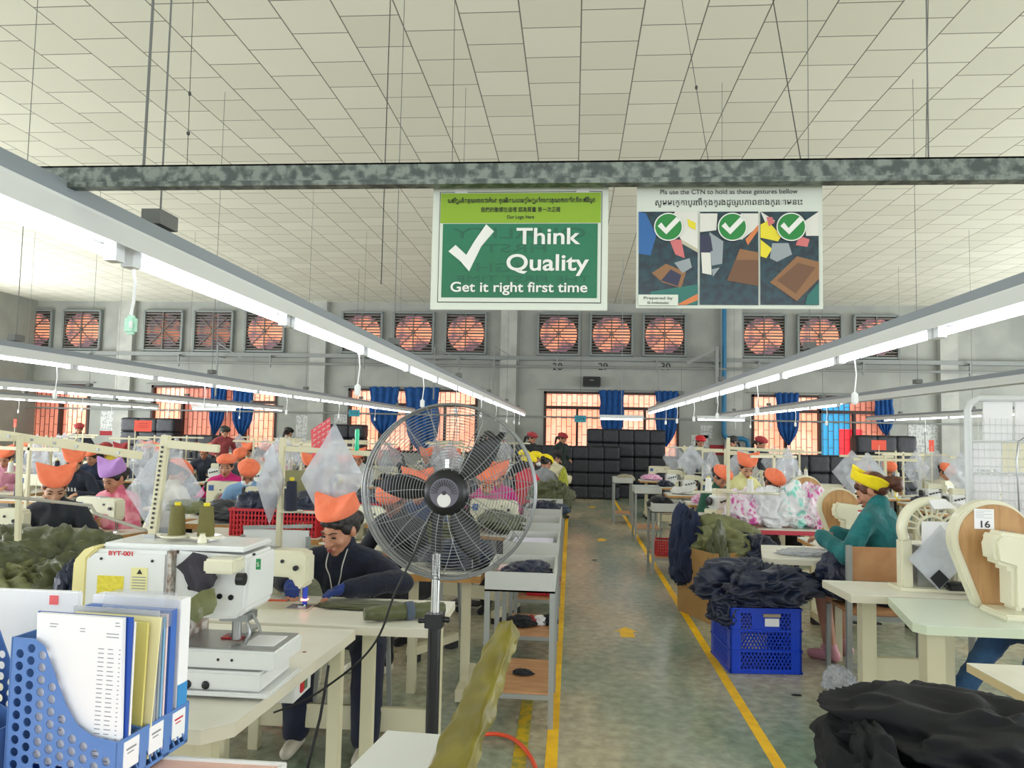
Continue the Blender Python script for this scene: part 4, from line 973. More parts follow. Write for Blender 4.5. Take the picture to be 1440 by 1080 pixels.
# ---------------------------------------------------------------- standing fan
YF = 3.05; fc = W(632, 690, YF); RF = 121*YF/F
fan = thing('pedestal_fan', 'large black and chrome pedestal fan in a round wire cage, seen from behind', 'fan', (fc.x, YF, 0))
zc = fc.z; mWireC = mat('cage wire', '#8f9191', .35, .6)
def cage(y0, bulge, sgn):
    mb = MB(); nr = 25
    for i in range(nr):
        f = .17+.83*i/(nr-1); yy = y0+sgn*bulge*(1-f**2.6); mb.ring((0, yy, zc), RF*f, .001, 64, 5)
    for k in range(18):
        a = 2*PI*k/18+.1; pts = []
        for i in range(9):
            f = .17+.83*i/8; t = a+.25*(1-f)*sgn; pts.append((RF*f*math.cos(t), y0+sgn*bulge*(1-f**2.6), zc+RF*f*math.sin(t)))
        mb.tube(pts, .0016, 5)
    return mb
cage(-.05, .045, -1).build('rear_cage', mWireC, fan, smooth=True); cage(.05, .06, 1).build('front_cage', mWireC, fan, smooth=True)
MB().ring((0, 0, zc), RF+.002, .007, 72, 8).ring((0, -.045, zc), RF, .004, 72, 6).ring((0, .045, zc), RF, .004, 72, 6).build('cage_rim', mWireC, fan, smooth=True)
for ang in (48, 176, 293):
    A = math.radians(ang); mb = MB()
    def fn(u, v):
        r_ = .07+v*(RF*.93-.07); w_ = .028+.075*math.sin(min(1, v*1.15)*PI)**.8*(1 if v < .87 else max(.0, (1-v)/.13)**.6)
        if v > .999: w_ = .002
        s = (u-.5)*w_; return Vector((r_, .018*math.cos(v*2)*(u-.5)*3, s))
    mb.grid(fn, 8, 24); me = mb.mesh('fan_blade', fix=False, smooth=True, solid=.004)
    o = obj('blade', me, mBlack, fan, (0, .01, zc)); o.rotation_euler = (0, -A, 0)
Ry = Matrix.Translation((0, -.02, zc)) @ Matrix.Rotation(PI/2, 4, 'X')
MB().lathe([(.05, -.05), (.08, -.03), (.092, .0), (.094, .05), (.088, .08), (.072, .1), (.03, .104)], 36, Ry).build('motor_housing', mBlack, fan, smooth=.9)
mb = MB().lathe([(.056, .1), (.058, .1065)], 30, Ry)
mo = mb.build('rear_grille', mat('grey violet plastic', '#5f5a66', .4), fan)
mb = MB()
for k in range(15):
    a = PI*k/14; d = Vector((math.cos(a), 0, math.sin(a))); c0 = Vector((0, -.128, zc)); mb.bar(c0+d*.028, c0+d*.052, .0055, .003)
mb.build('vent_slot', mBlack, mo)
MB().lathe([(.027, .1065), (.027, .109)], 24, Matrix.Translation((0, 0, -.028)) @ Ry).build('rating_plate', mat('pale plate', '#d8d6d0', .3), mo)
MB().lathe([(.008, .106), (.008, .112)], 12, Ry).build('oscillation_knob', mBlack, mo)
px0 = (W(613, 740, YF-.06)-Vector((fc.x, 0, 0))).x
MB().box(px0-.022, px0+.022, -.06, -.01, zc-.13, zc-.06).box(px0-.03, px0+.03, -.07, .0, zc-.105, zc-.085).box(px0-.02, px0+.02, -.05, -.01, zc-.25, zc-.1).build('neck_bracket', mBlack, fan, bevel=.004)
zk = W(610, 868, YF).z
MB().tube([(px0+.035, -.03, zc+.13), (px0+.035, -.03, zc+.03)], .009, 12).build('upper_rod', mChrome, fan, smooth=.8)
MB().cyl((px0, -.03, zc-.1), (px0, -.03, zk), .0185, 20).build('chrome_pole', mChrome, fan, smooth=.8)
MB().cyl((px0, -.03, zk+.02), (px0, -.03, .03), .026, 20).build('lower_pole', mBlack, fan, smooth=.8)
MB().box(px0-.036, px0+.036, -.066, .006, zk-.03, zk+.025).cyl((px0+.03, -.03, zk), (px0+.06, -.03, zk), .012, 12).cyl((px0-.03, -.06, zk), (px0-.06, -.07, zk), .009, 12).build('height_clamp', mBlack, fan, bevel=.003)
MB().lathe([(.24, 0), (.24, .02), (.1, .045), (.03, .06)], 36, Matrix.Translation((px0, -.03, 0))).build('base', mBlack, fan, smooth=.7)
cab = [W(607, 722, 2.98), W(595, 752, 2.95), W(572, 800, 2.92), W(553, 840, 2.9), W(535, 890, 2.9), W(510, 925, 2.92), W(470, 958, 2.95), W(428, 985, 2.98), W(385, 1002, 3.0)]
off = Vector((fc.x, YF, 0)); MB().tube(catmull([p-off for p in cab]), .0042, 8).build('power_cable', mRubber, fan, smooth=True)
tag(MB().tube([W(462, 936, 2.7), W(457, 970, 2.7), W(450, 1010, 2.68), W(437, 1060, 2.65), W(425, 1110, 2.62)], .0055, 8).build('hanging_cable', mRubber, None, smooth=True), 'black cable hanging down from the switch box under the big white table', 'cable')
# ---------------------------------------------------------------- tables in the foreground
def slab_table(name, label, pts, z, m_top, m_edge, legs, th=.035, lm=None, legw=.055, bars=(), foot=True):
    c = sum((Vector((p[0], p[1], 0)) for p in pts), Vector())/len(pts); r = thing(name, label, 'table', (c.x, c.y, 0)); lm = lm or mCreamLeg
    Q = [Vector((p[0]-c.x, p[1]-c.y, 0)) for p in pts]
    def slab(z0, z1, g=0):
        k = len(Q); vs = [q*(1+g)+Vector((0, 0, z0)) for q in Q]+[q*(1+g)+Vector((0, 0, z1)) for q in Q]
        return MB().add(vs, [tuple(range(k))[::-1], tuple(range(k, 2*k))]+[(i, (i+1) % k, (i+1) % k+k, i+k) for i in range(k)])
    slab(z-.003, z).build('tabletop', m_top, r); slab(z-th, z-.0035, .001).build('edge_band', m_edge, r)
    for x, y in legs:
        x -= c.x; y -= c.y
        MB().box(x-legw/2, x+legw/2, y-legw/2, y+legw/2, .0, z-th-.001).build('leg', lm, r, bevel=.003)
    for (p, q, w, h) in bars: MB().bar((p[0]-c.x, p[1]-c.y, p[2]), (q[0]-c.x, q[1]-c.y, q[2]), w, h).build('crossbar', lm, r, bevel=.003)
    return r
z7 = .76
gA = G(500, 885, z7); gB = G(330, 1015, z7); gC = G(268, 1022, z7)
print('byt table', gA, gB, gC)
slab_table('machine_table', 'large white laminate table in front left carrying the button machine', [(gA.x, gA.y), (gB.x, gB.y), (gB.x-.07, gB.y-.07), (-2.05, gB.y-.07), (-2.05, gA.y)], z7, mTop, mEdgeC,
           [(gA.x-.06, gA.y-.07), (gB.x-.12, gB.y+.08), (-1.98, gB.y+.05), (-1.98, gA.y-.06)], .045, bars=[((gB.x-.12, gB.y+.08, .66), (-1.98, gB.y+.05, .66), .03, .1), ((gA.x-.06, gA.y-.07, .12), (-1.98, gA.y-.06, .12), .03, .08)], lm=mCreamLeg)
q = G(488, 915, .68); r = thing('switch_box', 'small white control box with a red button under the big white table', 'switch', (gB.x-.055, 2.85, .655))
MB().box(-.04, .05, -.09, .09, -.02, .058).build('box_body', mWhiteM, r, bevel=.004); MB().box(.05, .056, -.03, .0, .0, .035).build('red_button', mRedPl, r); MB().box(.05, .054, .01, .04, .0, .035).build('green_button', mat('green plastic', '#5a7a5c', .4), r)
mHole = mat('wooden plug', '#8a6238', .6)
for i, (px, py) in enumerate(((420, 913), (428, 917), (355, 958), (347, 967))):
    p = G(px, py, z7); tag(MB().lathe([(.0085, 0), (.0085, .001)], 14).build('screw_plug', mHole, None, loc=(p.x, p.y, z7+.0002)), 'small brown plug in the white tabletop, %s of four from the far end' % ('nearest to it', 'second', 'third', 'last')[i], 'plug', 'plugs in the big white tabletop')
wt = [(-.63, 3.36), (-.60, 3.42), (-.60, 3.92), (-1.75, 3.92), (-1.75, 3.36)]
wtab = slab_table('sewing_table', 'white sewing table at which the sewer in navy knit works', wt, z7+.01, mTop, mEdgeC, [(-.93, 3.48), (-.68, 3.86), (-1.62, 3.48), (-1.62, 3.86)], .04, bars=[((-1.62, 3.86, .18), (-.68, 3.86, .18), .03, .12)])
# board and covered chair at the bottom
slab_table('side_table', 'small white table top at the bottom centre edge', [(G(545, 1027, .7).x, G(545, 1027, .7).y), (G(622, 1033, .7).x, G(622, 1033, .7).y), (-.4, 1.7), (-.66, 1.7), (-.64, 1.95)], .70, mat('white board top', '#e6e8e4', .4), mEdgeC, [(-.5, 1.8), (-.46, 2.2)], .018)
ch = thing('covered_chair', 'chair with its tall back in a creased olive nylon cover at bottom centre', 'chair', (-.3, 2.05, 0))
mCover = cloth('ochre olive nylon', '#7a701c', '#675e14', .4, .35, 9)
A0 = W(628, 1100, 1.95); A1 = W(716, 882, 2.35)
def chair_back():
    ax = (A1-A0); off = Vector((-.3, 2.05, 0)); L_ = ax.length; d = ax.normalized(); wd_ = Vector((.82, -.57, 0)).normalized(); wd_ = (wd_-d*wd_.dot(d)).normalized(); th = d.cross(wd_)
    mb = MB(); n = 28
    def fn(u, v):
        a = 2*PI*u; c, s = math.cos(a), math.sin(a); sx = (abs(c)**.35)*(1 if c > 0 else -1); sy = (abs(s)**.35)*(1 if s > 0 else -1)
        k = .55+.45*(1-v)**.5 if v > .0 else 1; w_ = .055*(1-.45*v); t_ = .028
        p = A0+ax*v+wd_*sx*w_*1.12*(1-.25*max(0, v-.85)/.15)+th*sy*t_
        nn = noise.noise(Vector((sx*2, v*9, sy*2)))*.009+noise.noise(Vector((sx*3, v*12, sy*3)))*.004
        return p+wd_*nn*sx+th*nn*sy-off
    mb.grid(fn, 40, 60, wrap=True); k = len(mb.v); mb.add([fn(j/40, 1) for j in range(40)], [tuple(range(40))]); return mb
chair_back().build('back_cover', mCover, ch, smooth=.9)
MB().box(-.32, .08, -.5, -.14, .42, .46).build('seat', mWood, ch, bevel=.004)
for sx in (-.29, .05):
    for sy in (-.47, -.17): MB().bar((sx, sy, .42), (sx, sy, 0), .03).build('leg', mDkSteel, ch)
MB().bar(A0-Vector((-.3, 2.05, 0)), (-.0, -.2, .4), .03).build('back_post', mDkSteel, ch)
# near desk with the magazine files
zd = .88
dk = slab_table('desk', 'desk with pink top and white rim at the bottom left corner', [(-.93, 1.2), (-.93, 1.30), (-.63, 1.32), (-.63, 1.2)], zd-.5, mPaper, mPaper, [], .02) if False else None
p1 = G(405, 1070, zd); p0 = G(262, 1063, zd)
dt = thing('desk', 'desk with pale pink top and raised white rim at the bottom left corner', 'table', (p0.x, p0.y, 0))
MB().box(-1.0, p1.x-p0.x-.012, -.75, -.012, zd-.03, zd-.006).build('desktop', mat('pink laminate', '#e6b9a8', .4), dt)
MB().box(-1.0, p1.x-p0.x, -.012, 0, zd-.04, zd).box(p1.x-p0.x-.012, p1.x-p0.x, -.75, -.012, zd-.04, zd).build('rim', mWhiteM, dt, bevel=.002)
for x, y in ((-.9, -.06), (p1.x-p0.x-.06, -.06), (-.9, -.7), (p1.x-p0.x-.06, -.7)): MB().box(x-.02, x+.02, y-.02, y+.02, 0, zd-.041).build('leg', mCreamLeg, dt)
mFile = mat('blue file plastic', '#5f86c4', .4, h2='#5880c0', scale=3); mBlueB = mat('blue binder', '#1f4fb0', .4); mLblu = mat('pale blue sleeve', '#86b8dc', .3)
def holder(C0, ang, label):
    r = thing('magazine_file', label, 'file holder', (C0.x, C0.y, zd), ang, 'blue perforated magazine files')
    # local x = depth away from the front panel (towards the back), y = across the slots
    prof = [(0, 0), (.27, 0), (.27, .30), (.215, .30), (.19, .285), (.13, .165), (.10, .125), (.06, .105), (0, .098)]
    holes = []
    for c in range(9):
        for k in range(11):
            x = .025+c*.028; z = .03+k*.0262+(c % 2)*.013; lim = np.interp(x, [0, .06, .1, .13, .19, .215, .27], [.098, .105, .125, .165, .285, .3, .3])-.02
            if z < lim and x < .252: holes.append((x, z))
    def panel(y, t, hs):
        import mathutils.geometry as mg
        outer = [Vector((x, z)) for x, z in prof]; vs = list(outer); edges = [(i, (i+1) % len(prof)) for i in range(len(prof))]
        for hx, hz in hs:
            k = len(vs); n = 12; vs += [Vector((hx+.0098*math.cos(2*PI*j/n), hz+.0098*math.sin(2*PI*j/n))) for j in range(n)]; edges += [(k+j, k+(j+1) % n) for j in range(n)]
        res = mg.delaunay_2d_cdt(vs, edges, [], 0, 1e-6); V, Fa = res[0], res[2]; keep = []
        for f in Fa:
            c = sum((V[i] for i in f), Vector((0, 0)))/len(f)
            if any((c-Vector(h)).length < .0093 for h in hs): continue
            inside = False; j = len(outer)-1
            for i in range(len(outer)):
                a, b_ = outer[i], outer[j]
                if (a.y > c.y) != (b_.y > c.y) and c.x < (b_.x-a.x)*(c.y-a.y)/(b_.y-a.y)+a.x: inside = not inside
                j = i
            if inside: keep.append(tuple(f))
        mb = MB(); mb.add([Vector((v.x, y, v.y)) for v in V], keep); return mb
    for i, y in enumerate((0, .085, .17, .255)):
        (panel(y, .003, holes if i in (0, 3) else [])).build('side_panel', mFile, r, fix=True, solid=.003)
    MB().box(.268, .272, 0, .255, 0, .3).box(0, .27, 0, .255, 0, .004).build('back_panel', mFile, r)
    fr = MB()
    for i in range(3):
        y0 = i*.085; fr.box(-.002, .002, y0, y0+.085, .045, .098); fr.box(-.002, .002, y0, y0+.012, 0, .045).box(-.002, .002, y0+.073, y0+.085, 0, .045).box(-.002, .002, y0, y0+.085, 0, .008)
        for k in range(3): fr.bar((0, y0+.014+k*.02, .045), (0, y0+.034+k*.02, .008), .004)
    fr.build('front_panel', mFile, r)
    for i in range(3): lb_ = MB().box(-.0035, -.002, i*.085+.018, i*.085+.068, .03, .09).build('paper_label', mPaper, r); MB().box(-.0042, -.0035, i*.085+.026, i*.085+.058, .07, .074).box(-.0042, -.0035, i*.085+.03, i*.085+.05, .062, .0645).build('printed_line', mRedPl if i == 2 else mGrey, lb_)
    return r
C0 = W(165, 1045, 1.56); ang = math.radians(175)
hol = holder(C0, ang, 'blue perforated three slot magazine file full of papers at bottom left')
# mirrored frame: local y must run away from the camera
hol.scale = (1, -1, 1)
Rh = Matrix.Translation((C0.x, C0.y, zd)) @ Matrix.Rotation(ang, 4, 'Z') @ Matrix.Diagonal((1, -1, 1, 1))
def sheet(y, x0, x1, z0, z1, t, m, name, label, cat, lean=0.0, top=0.0, group=None, bev=0):
    """upright item in the holder: y across the slots, x depth, lean shifts the top along x"""
    mb = MB(); vs = []
    for yy in (y, y+t):
        vs += [Rh @ Vector(p) for p in ((x0, yy, z0), (x1, yy, z0), (x1+lean, yy+top, z1), (x0+lean, yy+top, z1))]
    c = sum(vs, Vector())/8; vs = [v-c for v in vs]
    mb.add(vs, [(0, 1, 2, 3), (7, 6, 5, 4), (0, 4, 5, 1), (1, 5, 6, 2), (2, 6, 7, 3), (3, 7, 4, 0)])
    o = mb.build(name, m, None, loc=c, bevel=bev); tag(o, label, cat, group); return o
pp = sheet(.014, .004, .214, .03, .352, .012, mPaper, 'paper_stack', 'stack of printed white lists standing in the blue file', 'paper', lean=.01)
mInkG = mat('grey print', '#8d8f98', .6); mb = MB(); random.seed(3)
pc = pp.location
def pl(x, z, w):
    a = Rh @ Vector((x, .0138, z)); c = Rh @ Vector((x-w, .0138, z)); mb.bar(a-pc, c-pc, .0006, .0018)
for k in range(26):
    z = .05+k*.0094; pl(.068, z, .014); pl(.045, z, .012+random.random()*.005); pl(.018, z, .004)
for z, x, w in ((.335, .03, .012), (.318, .05, .03), (.311, .05, .03), (.325, .115, .012), (.319, .115, .012), (.331, .19, .02), (.325, .19, .016), (.342, .03, .01)): pl(x, z, w)
for k in range(7): pl(.16, .16-k*.009, .012)
mb.build('printed_lines', mInkG, pp)
sheet(.029, .0, .235, .01, .352, .004, mBlueB, 'clipboard', 'dark blue clipboard right behind the printed lists', 'clipboard', lean=.0)
sheet(.036, .0, .23, .01, .34, .006, mPaper, 'paper_sheet', 'white papers between the clipboard and the yellow folder', 'paper')
sheet(.09, .012, .225, .02, .325, .006, mat('yellow folder', '#d9cf7a', .5), 'folder', 'yellow card folder in the blue file', 'folder', lean=-.006)
sheet(.105, .0, .22, .02, .335, .004, mat('pale yellow sheet', '#e9e2b0', .5), 'folder', 'pale yellow sheet behind the yellow folder', 'folder', lean=-.016)
for i, (y, h, m, nm) in enumerate(((.118, .345, mBag2, 'frosted'), (.13, .335, mBag2, 'milky'), (.142, .325, mLblu, 'pale blue'), (.152, .33, mat('pink sheet', '#e9d3d6', .5), 'pale pink'))):
    sheet(y, .0, .22, .02, h, .006, m, 'document_sleeve', nm+' document sleeve in the middle of the blue file', 'sleeve')
sheet(.168, .0, .23, .02, .335, .022, mat('mid blue cover', '#3f6ec2', .4), 'blue_binder', 'blue binder near the right end of the file', 'binder')
bw = sheet(.205, .0, .24, .02, .352, .04, mPaper, 'white_binder', 'white binder with a blue lower band, last in the blue file', 'binder', bev=.001)
def onb(y0, y1, z0, z1, m, nm):
    vs = [Rh @ Vector(p)-bw.location for p in ((-.0012, y0, z0), (-.0012, y1, z0), (-.0012, y1, z1), (-.0012, y0, z1), (.0005, y0, z0), (.0005, y1, z0), (.0005, y1, z1), (.0005, y0, z1))]
    MB().add(vs, [(0, 1, 2, 3), (7, 6, 5, 4), (0, 4, 5, 1), (1, 5, 6, 2), (2, 6, 7, 3), (3, 7, 4, 0)]).build(nm, m, bw)
onb(.206, .244, .03, .15, mat('band blue', '#3a8fd0', .4), 'blue_band')
sheet(.125, -.0, .16, .3, .372, .05, mBag, 'plastic_cover', 'crumpled clear plastic sticking up from the blue file', 'plastic bag', top=.02)
C1 = C0+Vector((-.30, -.05, 0)); h2 = holder(C1, ang, 'second blue magazine file cut by the left edge of the view'); h2.scale = (1, -1, 1)
wb = W(60, 848, 1.95); tag(MB().box(-.34, .11, -.01, .01, -.2, .035).build('white_tray', mPaper, None, bevel=.004, loc=(wb.x, 1.95, wb.z)), 'white paper stack standing behind the blue files at left edge', 'paper')
tag(MB().box(-.012, .012, -.013, -.0105, -.012, .012).build('red_sticker', mat('pink red sticker', '#f0696b', .5), None, loc=(wb.x+.04, 1.95, wb.z+.012)), 'small pink red sticker on the white paper stack at left', 'sticker')
# ---------------------------------------------------------------- button machine
YBm = 2.42; xb0 = W(103, 800, YBm).x; xb1 = W(236, 800, YBm).x; xb2 = W(346, 800, YBm).x; zt = W(200, 766, YBm).z; zb_ = W(320, 872, YBm).z
print('byt', xb0, xb1, xb2, zt, zb_)
bm_ = thing('button_machine', 'big white programmable sewing machine with cream rear cover marked BYT-001', 'sewing machine', (xb0, YBm, z7)); H = zt-z7; hb = zb_-z7; w1 = xb1-xb0; w2 = xb2-xb0; dY = .28
prof = [(.12, 0), (w1+.02, 0), (w1+.02, H-.01), (.10, H-.012), (.05, H-.03), (.03, H-.05)]
MB().prism([(.035, .0), (w1, .0), (w1, H-.02), (.07, H-.02), (.035, H-.05)], dY, None).build('rear_body', mWhiteM, bm_, bevel=.012, smooth=.6)
MB().prism([(-.005, .0), (.045, .0), (.05, H-.05), (.085, H-.018), (.07, H-.008), (.035, H-.022), (.0, H-.062)], dY+.01, Matrix.Translation((0, -.005, 0))).build('rear_cover', mat('yellowed cover', '#e6dc9c', .35), bm_, bevel=.006, smooth=.6)
MB().prism([(w1+.01, hb-.0), (w1+.01, H-.02), (w2-.01, H-.03), (w2, H-.05), (w2-.004, hb+.03), (w2-.03, hb+.0), (w2-.09, hb-.005)], dY-.05, Matrix.Translation((0, .02, 0))).build('arm', mWhiteM, bm_, bevel=.01, smooth=.6)
MB().box(.08, w2-.02, .03, dY-.02, H-.02, H-.002).build('top_cover', mWhiteM, bm_, bevel=.006)
MB().box(w1+.0, w1+.012, -.002, dY, .06, H-.02).build('joint_seam', mat('rusty seam', '#7d6353', .6, h2='#c9c5bd', scale=30), bm_)
xm = W(320, 790, YBm).x-xb0; mm_ = MB().box(xm-.055, xm+.05, -.06, .03, W(320, 803, YBm).z-z7, W(320, 783, YBm).z-z7).build('motor_cover', mCream, bm_, bevel=.008, smooth=.6)
MB().cyl((xm+.05, -.03, H-.095), (xm+.075, -.03, H-.095), .02, 20).build('knob', mBlack, mm_, smooth=.6)
zz = lambda py: W(300, py, YBm).z-z7
xx = lambda px: W(px, 800, YBm).x-xb0
MB().box(xx(138), xx(175), -.0018, .0, zz(845), zz(815)).build('caution_label', mat('label yellow', '#e8d94a', .4, h2='#d8c830', scale=60), bm_)
l2 = MB().box(xx(185), xx(208), -.0018, .0, zz(836), zz(802)).build('warning_label', mat('label cream', '#e9e3a4', .4), bm_)
MB().prism([(xx(193), zz(811)), (xx(201), zz(811)), (xx(197), zz(804))], .001, Matrix.Translation((0, -.0028, 0))).build('warning_triangle', mInk, l2)
for py in (815, 819, 823, 827, 831): MB().box(xx(187), xx(206), -.0025, -.0018, zz(py+1.2), zz(py)).build('print_line', mInkG, l2)
text('lettering', 'BYT-001', .02, mRedPl, bm_, ((xx(152)+xx(187))/2, -.001, zz(783)), fitw=.085, bold=.0006)
gb = MB().box(xx(357), xx(363), .015, .02, zz(800), zz(785)).build('green_badge', mat('badge green', '#1c8a4c', .4), bm_); text('lettering', 'S', .02, mSignT, gb, (xx(360), .0135, zz(793)))
d = MB()
for px, py in ((142, 791), (214, 792), (265, 829), (307, 840), (323, 841), (353, 779)): d.cyl((xx(px), .022 if px > 240 else .001, zz(py)), (xx(px), -.004 if px < 240 else .015, zz(py)), .0045 if px in (142, 214, 353) else .009, 14)
d.build('screw', mBlack, bm_)
MB().cyl((xx(318), .1, hb), (xx(318), .1, .17), .016, 14).box(xx(300), xx(340), .06, .14, hb-.02, hb+.005).build('needle_head', mSteel, bm_, smooth=.6)
MB().tube([(xx(330), .08, hb), (xx(340), .07, hb-.03), (xx(344), .06, .2), (xx(338), .06, .165)], .006, 8).tube([(xx(340), .1, hb), (xx(352), .09, hb-.04), (xx(356), .08, .2)], .005, 8).build('clamp_arm', mSteel, bm_, smooth=.8)
yk0, yk1 = 2.32, 2.66; off = Vector((xb0, YBm, z7)); A_ = W(258, 935, 2.3); 
xk0 = G(262, 915, z7+.16).x; xk1 = G(387, 916, z7+.16).x; yk0 = G(387, 916, z7+.16).y; yk1 = G(413, 888, z7+.16).y
print('clamp table', xk0, xk1, yk0, yk1)
bx = lambda x0, x1, y0, y1, z0, z1: MB().box(x0-xb0, x1-xb0, y0-YBm, y1-YBm, z0, z1)
bx(xk0-.1, xk1, yk0, yk1, .095, .155).build('feed_table', mWhiteM, bm_, bevel=.006, smooth=.6)
bx(xk0-.09, xk1-.01, yk0+.01, yk1-.01, .155, .158).build('feed_plate', mSteel, bm_)
bx(xk0-.1, xk1-.04, yk0-.01, yk1, .028, .09).build('lower_bed', mWhiteM, bm_, bevel=.008, smooth=.6)
bx(xk0-.12, xk1-.01, yk0-.02, yk1+.02, .012, .026).build('bed_base', mWhiteM, bm_, bevel=.004)
for px in (312, 337): x = G(px, 948, z7).x-xb0; MB().ell((x, yk0-YBm-.012, .045), (.014, .006, .014), 16, 10).build('rubber_knob', mBlack, bm_, smooth=True)
k2 = MB()
for px in (322, 342): x = G(px, 920, z7+.12).x-xb0; k2.cyl((x, yk0-YBm+.001, .125), (x, yk0-YBm-.002, .125), .0045, 12)
k2.build('screw', mBlack, bm_)
bx(xk0+.04, xk0+.11, yk0+.12, yk0+.2, .159, .163).build('red_clamp_plate', mRedPl, bm_); bx(xk0+.15, xk1-.03, yk0+.06, yk1-.06, .158, .160).build('clear_template', mPaper, bm_)
bx(xk0+.06, xk0+.12, yk0+.14, yk0+.26, .163, .175).build('presser_foot', mSteel, bm_)
def rag(pts, Y, m, label):
    c = W(sum(p[0] for p in pts)/len(pts), sum(p[1] for p in pts)/len(pts), Y)
    poly = [((W(a, b_, Y)-c).x, (W(a, b_, Y)-c).z) for a, b_ in pts]; mb = MB().prism(poly, .004); me = mb.mesh('rag', fix=True)
    bm = bmesh.new(); bm.from_mesh(me); bmesh.ops.triangulate(bm, faces=bm.faces[:]); bmesh.ops.subdivide_edges(bm, edges=bm.edges[:], cuts=4, use_grid_fill=True)
    for v in bm.verts: v.co.y += .018*noise.noise(Vector((v.co.x*22, 0, v.co.z*16+Y)))-.008
    bm.to_mesh(me); bm.free(); o = obj('fabric_scrap', me, m, None, c); return tag(o, label, 'fabric')
rag([(247, 797), (258, 790), (273, 776), (292, 781), (300, 800), (307, 812), (300, 825), (285, 833), (270, 830), (258, 808)], YBm-.006, cloth('charcoal cloth', '#3c3840', '#332f38'), 'charcoal scrap of cloth taped to the arm of the white button machine')
rag([(256, 858), (268, 842), (285, 830), (303, 826), (306, 850), (300, 862), (288, 866), (278, 877)], YBm-.03, mOliveL, 'olive scrap of cloth hanging below the charcoal one on the button machine')
# thread stand above it with its bag, cones on top of the machine
pb = W(212, 800, 2.6); pt = W(234, 612, 2.6)
r = thing('thread_stand', 'tall cream thread stand with perforated post behind the button machine', 'thread stand', (pb.x, 2.6, z7+H-.01))
hh = pt.z-(z7+H-.01); dx = pt.x-pb.x
MB().bar((0, 0, 0), (dx, 0, hh), .022, .03).build('pole', mCreamLeg, r, bevel=.002); MB().bar((dx-.01, 0, hh-.03), (dx+.2, 0, hh-.045), .02, .028).build('crossbar', mCreamLeg, r, bevel=.002)
d = MB()
for k in range(18): f = .12+k*.045; d.box(dx*f-.004, dx*f+.004, -.0175, -.015, hh*f-.004, hh*f+.004)
d.build('slot_hole', mBlack, r)
MB().tube([(0, 0, 0), (0, 0, .06)], .009, 8).box(-.02, .02, -.02, .02, -.002, .02).build('foot_clamp', mSteel, r)
tr = MB()
for px in (248, 290): x = W(px, 757, 2.55).x-pb.x; tr.lathe([(.05, 0), (.055, .004), (.055, .008), (.0, .008)], 24, Matrix.Translation((x, -.05, .02)))
tr.bar((0, 0, .018), (W(290, 757, 2.55).x-pb.x, -.04, .018), .012); tr.build('cone_tray', mCream, r, smooth=.6)
for px, lb in ((248, 'left'), (289, 'right')):
    c = inst(CO, (W(px, 757, 2.55).x, 2.55, z7+H+.018), 0, 'olive thread cone with yellow tip, %s of two above the button machine' % lb, 'olive cones on the button machine'); c.scale = (.85, .85, .8)
sp = MB().lathe([(.012, 0), (.016, .004), (.013, .02), (.008, .03), (.011, .034)], 16).build('bobbin', mCream, None, loc=(W(284, 772, 2.5).x, 2.5, z7+H-.002), smooth=.7); tag(sp, 'cream bobbin spool on top of the button machine', 'bobbin')
b1 = bag((W(232, 648, 2.62).x, 2.63, W(232, 638, 2.62).z), 0, 'large clear plastic bag with olive cloth hanging from the tall stand', 1, sc=1.0); b1.scale = (.62, .6, .66)
garment(W(262, 725, 2.64).x, 2.64, W(262, 722, 2.64).z, .07, .02, .035, mOliveL, 'olive cloth lying inside the large clear bag', seed=2)
# long cream channel reaching in from the left, and the grey rod below it
a = W(-60, 602, 3.1); c = W(200, 641, 3.6); ct = (a+c)/2
o = MB().bar(a-ct, c-ct, .03, .04).build('channel_rail', mCreamLeg, None, bevel=.003, loc=ct); tag(o, 'long cream steel channel reaching in from the left edge', 'rail')
d = MB()
for k in range(7): q = a+(c-a)*(.15+k*.12)-ct; d.box(q.x-.006, q.x+.006, q.y-.025, q.y-.012, q.z-.006, q.z+.006)
d.build('screw', mSteel, o)
a0 = W(28, 612, 3.22); tag(MB().bar((0, 0, 0), W(25, 760, 3.3)-a0, .02, .02).build('support_post', mCreamLeg, None, loc=a0), 'slim cream post under the long channel at far left', 'post')
a = W(-40, 693, 3.0); c = W(128, 711, 3.0); tag(MB().tube([Vector(), c-a, W(134, 722, 2.98)-a, W(205, 746, 2.9)-a], .007, 8).build('grey_rod', mat('grey rod', '#9a968a', .5), None, loc=a), 'thin grey rod bent downwards at far left', 'rod')
# ---------------------------------------------------------------- the sewer in navy
JW = seated_joints(.5, (.4, .04, -.4), ((-.27, -.50, .80), (.02, -.52, .805)), hz=.47)
B0 = Vector((-1.27, 4.33, 0))
JW['knee', 0] = Vector((-.15, -.42, .5)); JW['ank', 0] = Vector((-.14, -.45, .1)); JW['knee', 1] = Vector((.22, -.42, .5)); JW['ank', 1] = Vector((.24, -.5, .1)); 
JW['headM'] = JW['headM'] @ Matrix.Scale(1.06, 4); M = JW['headM']
JW['hand', 0] = Vector((-.14, -.56, .80)); JW['wr', 0] = Vector((-.2, -.46, .83)); JW['el', 0] = Vector((-.37, -.22, .84))
JW['hand', 1] = Vector((.0, -.55, .805)); JW['wr', 1] = Vector((.1, -.49, .83)); JW['el', 1] = Vector((.36, -.3, .84))
neckp = [('c', JW['neck']+Vector((0, 0, -.04)), M @ Vector((0, .02, -.06)), .052, .048)]
sk = body_prims(JW)+arms(JW)+legs(JW)+feet(JW)+head_prims(M)+neckp
for i in (0, 1): sk += hand_prims(JW, i, .6)
wo = obj('person', soft('person', sk, .0055, 2), mSkin); wo.location = B0
tag(wo, 'sewer in orange eared cap and navy knit at the table left of the fan', 'person')
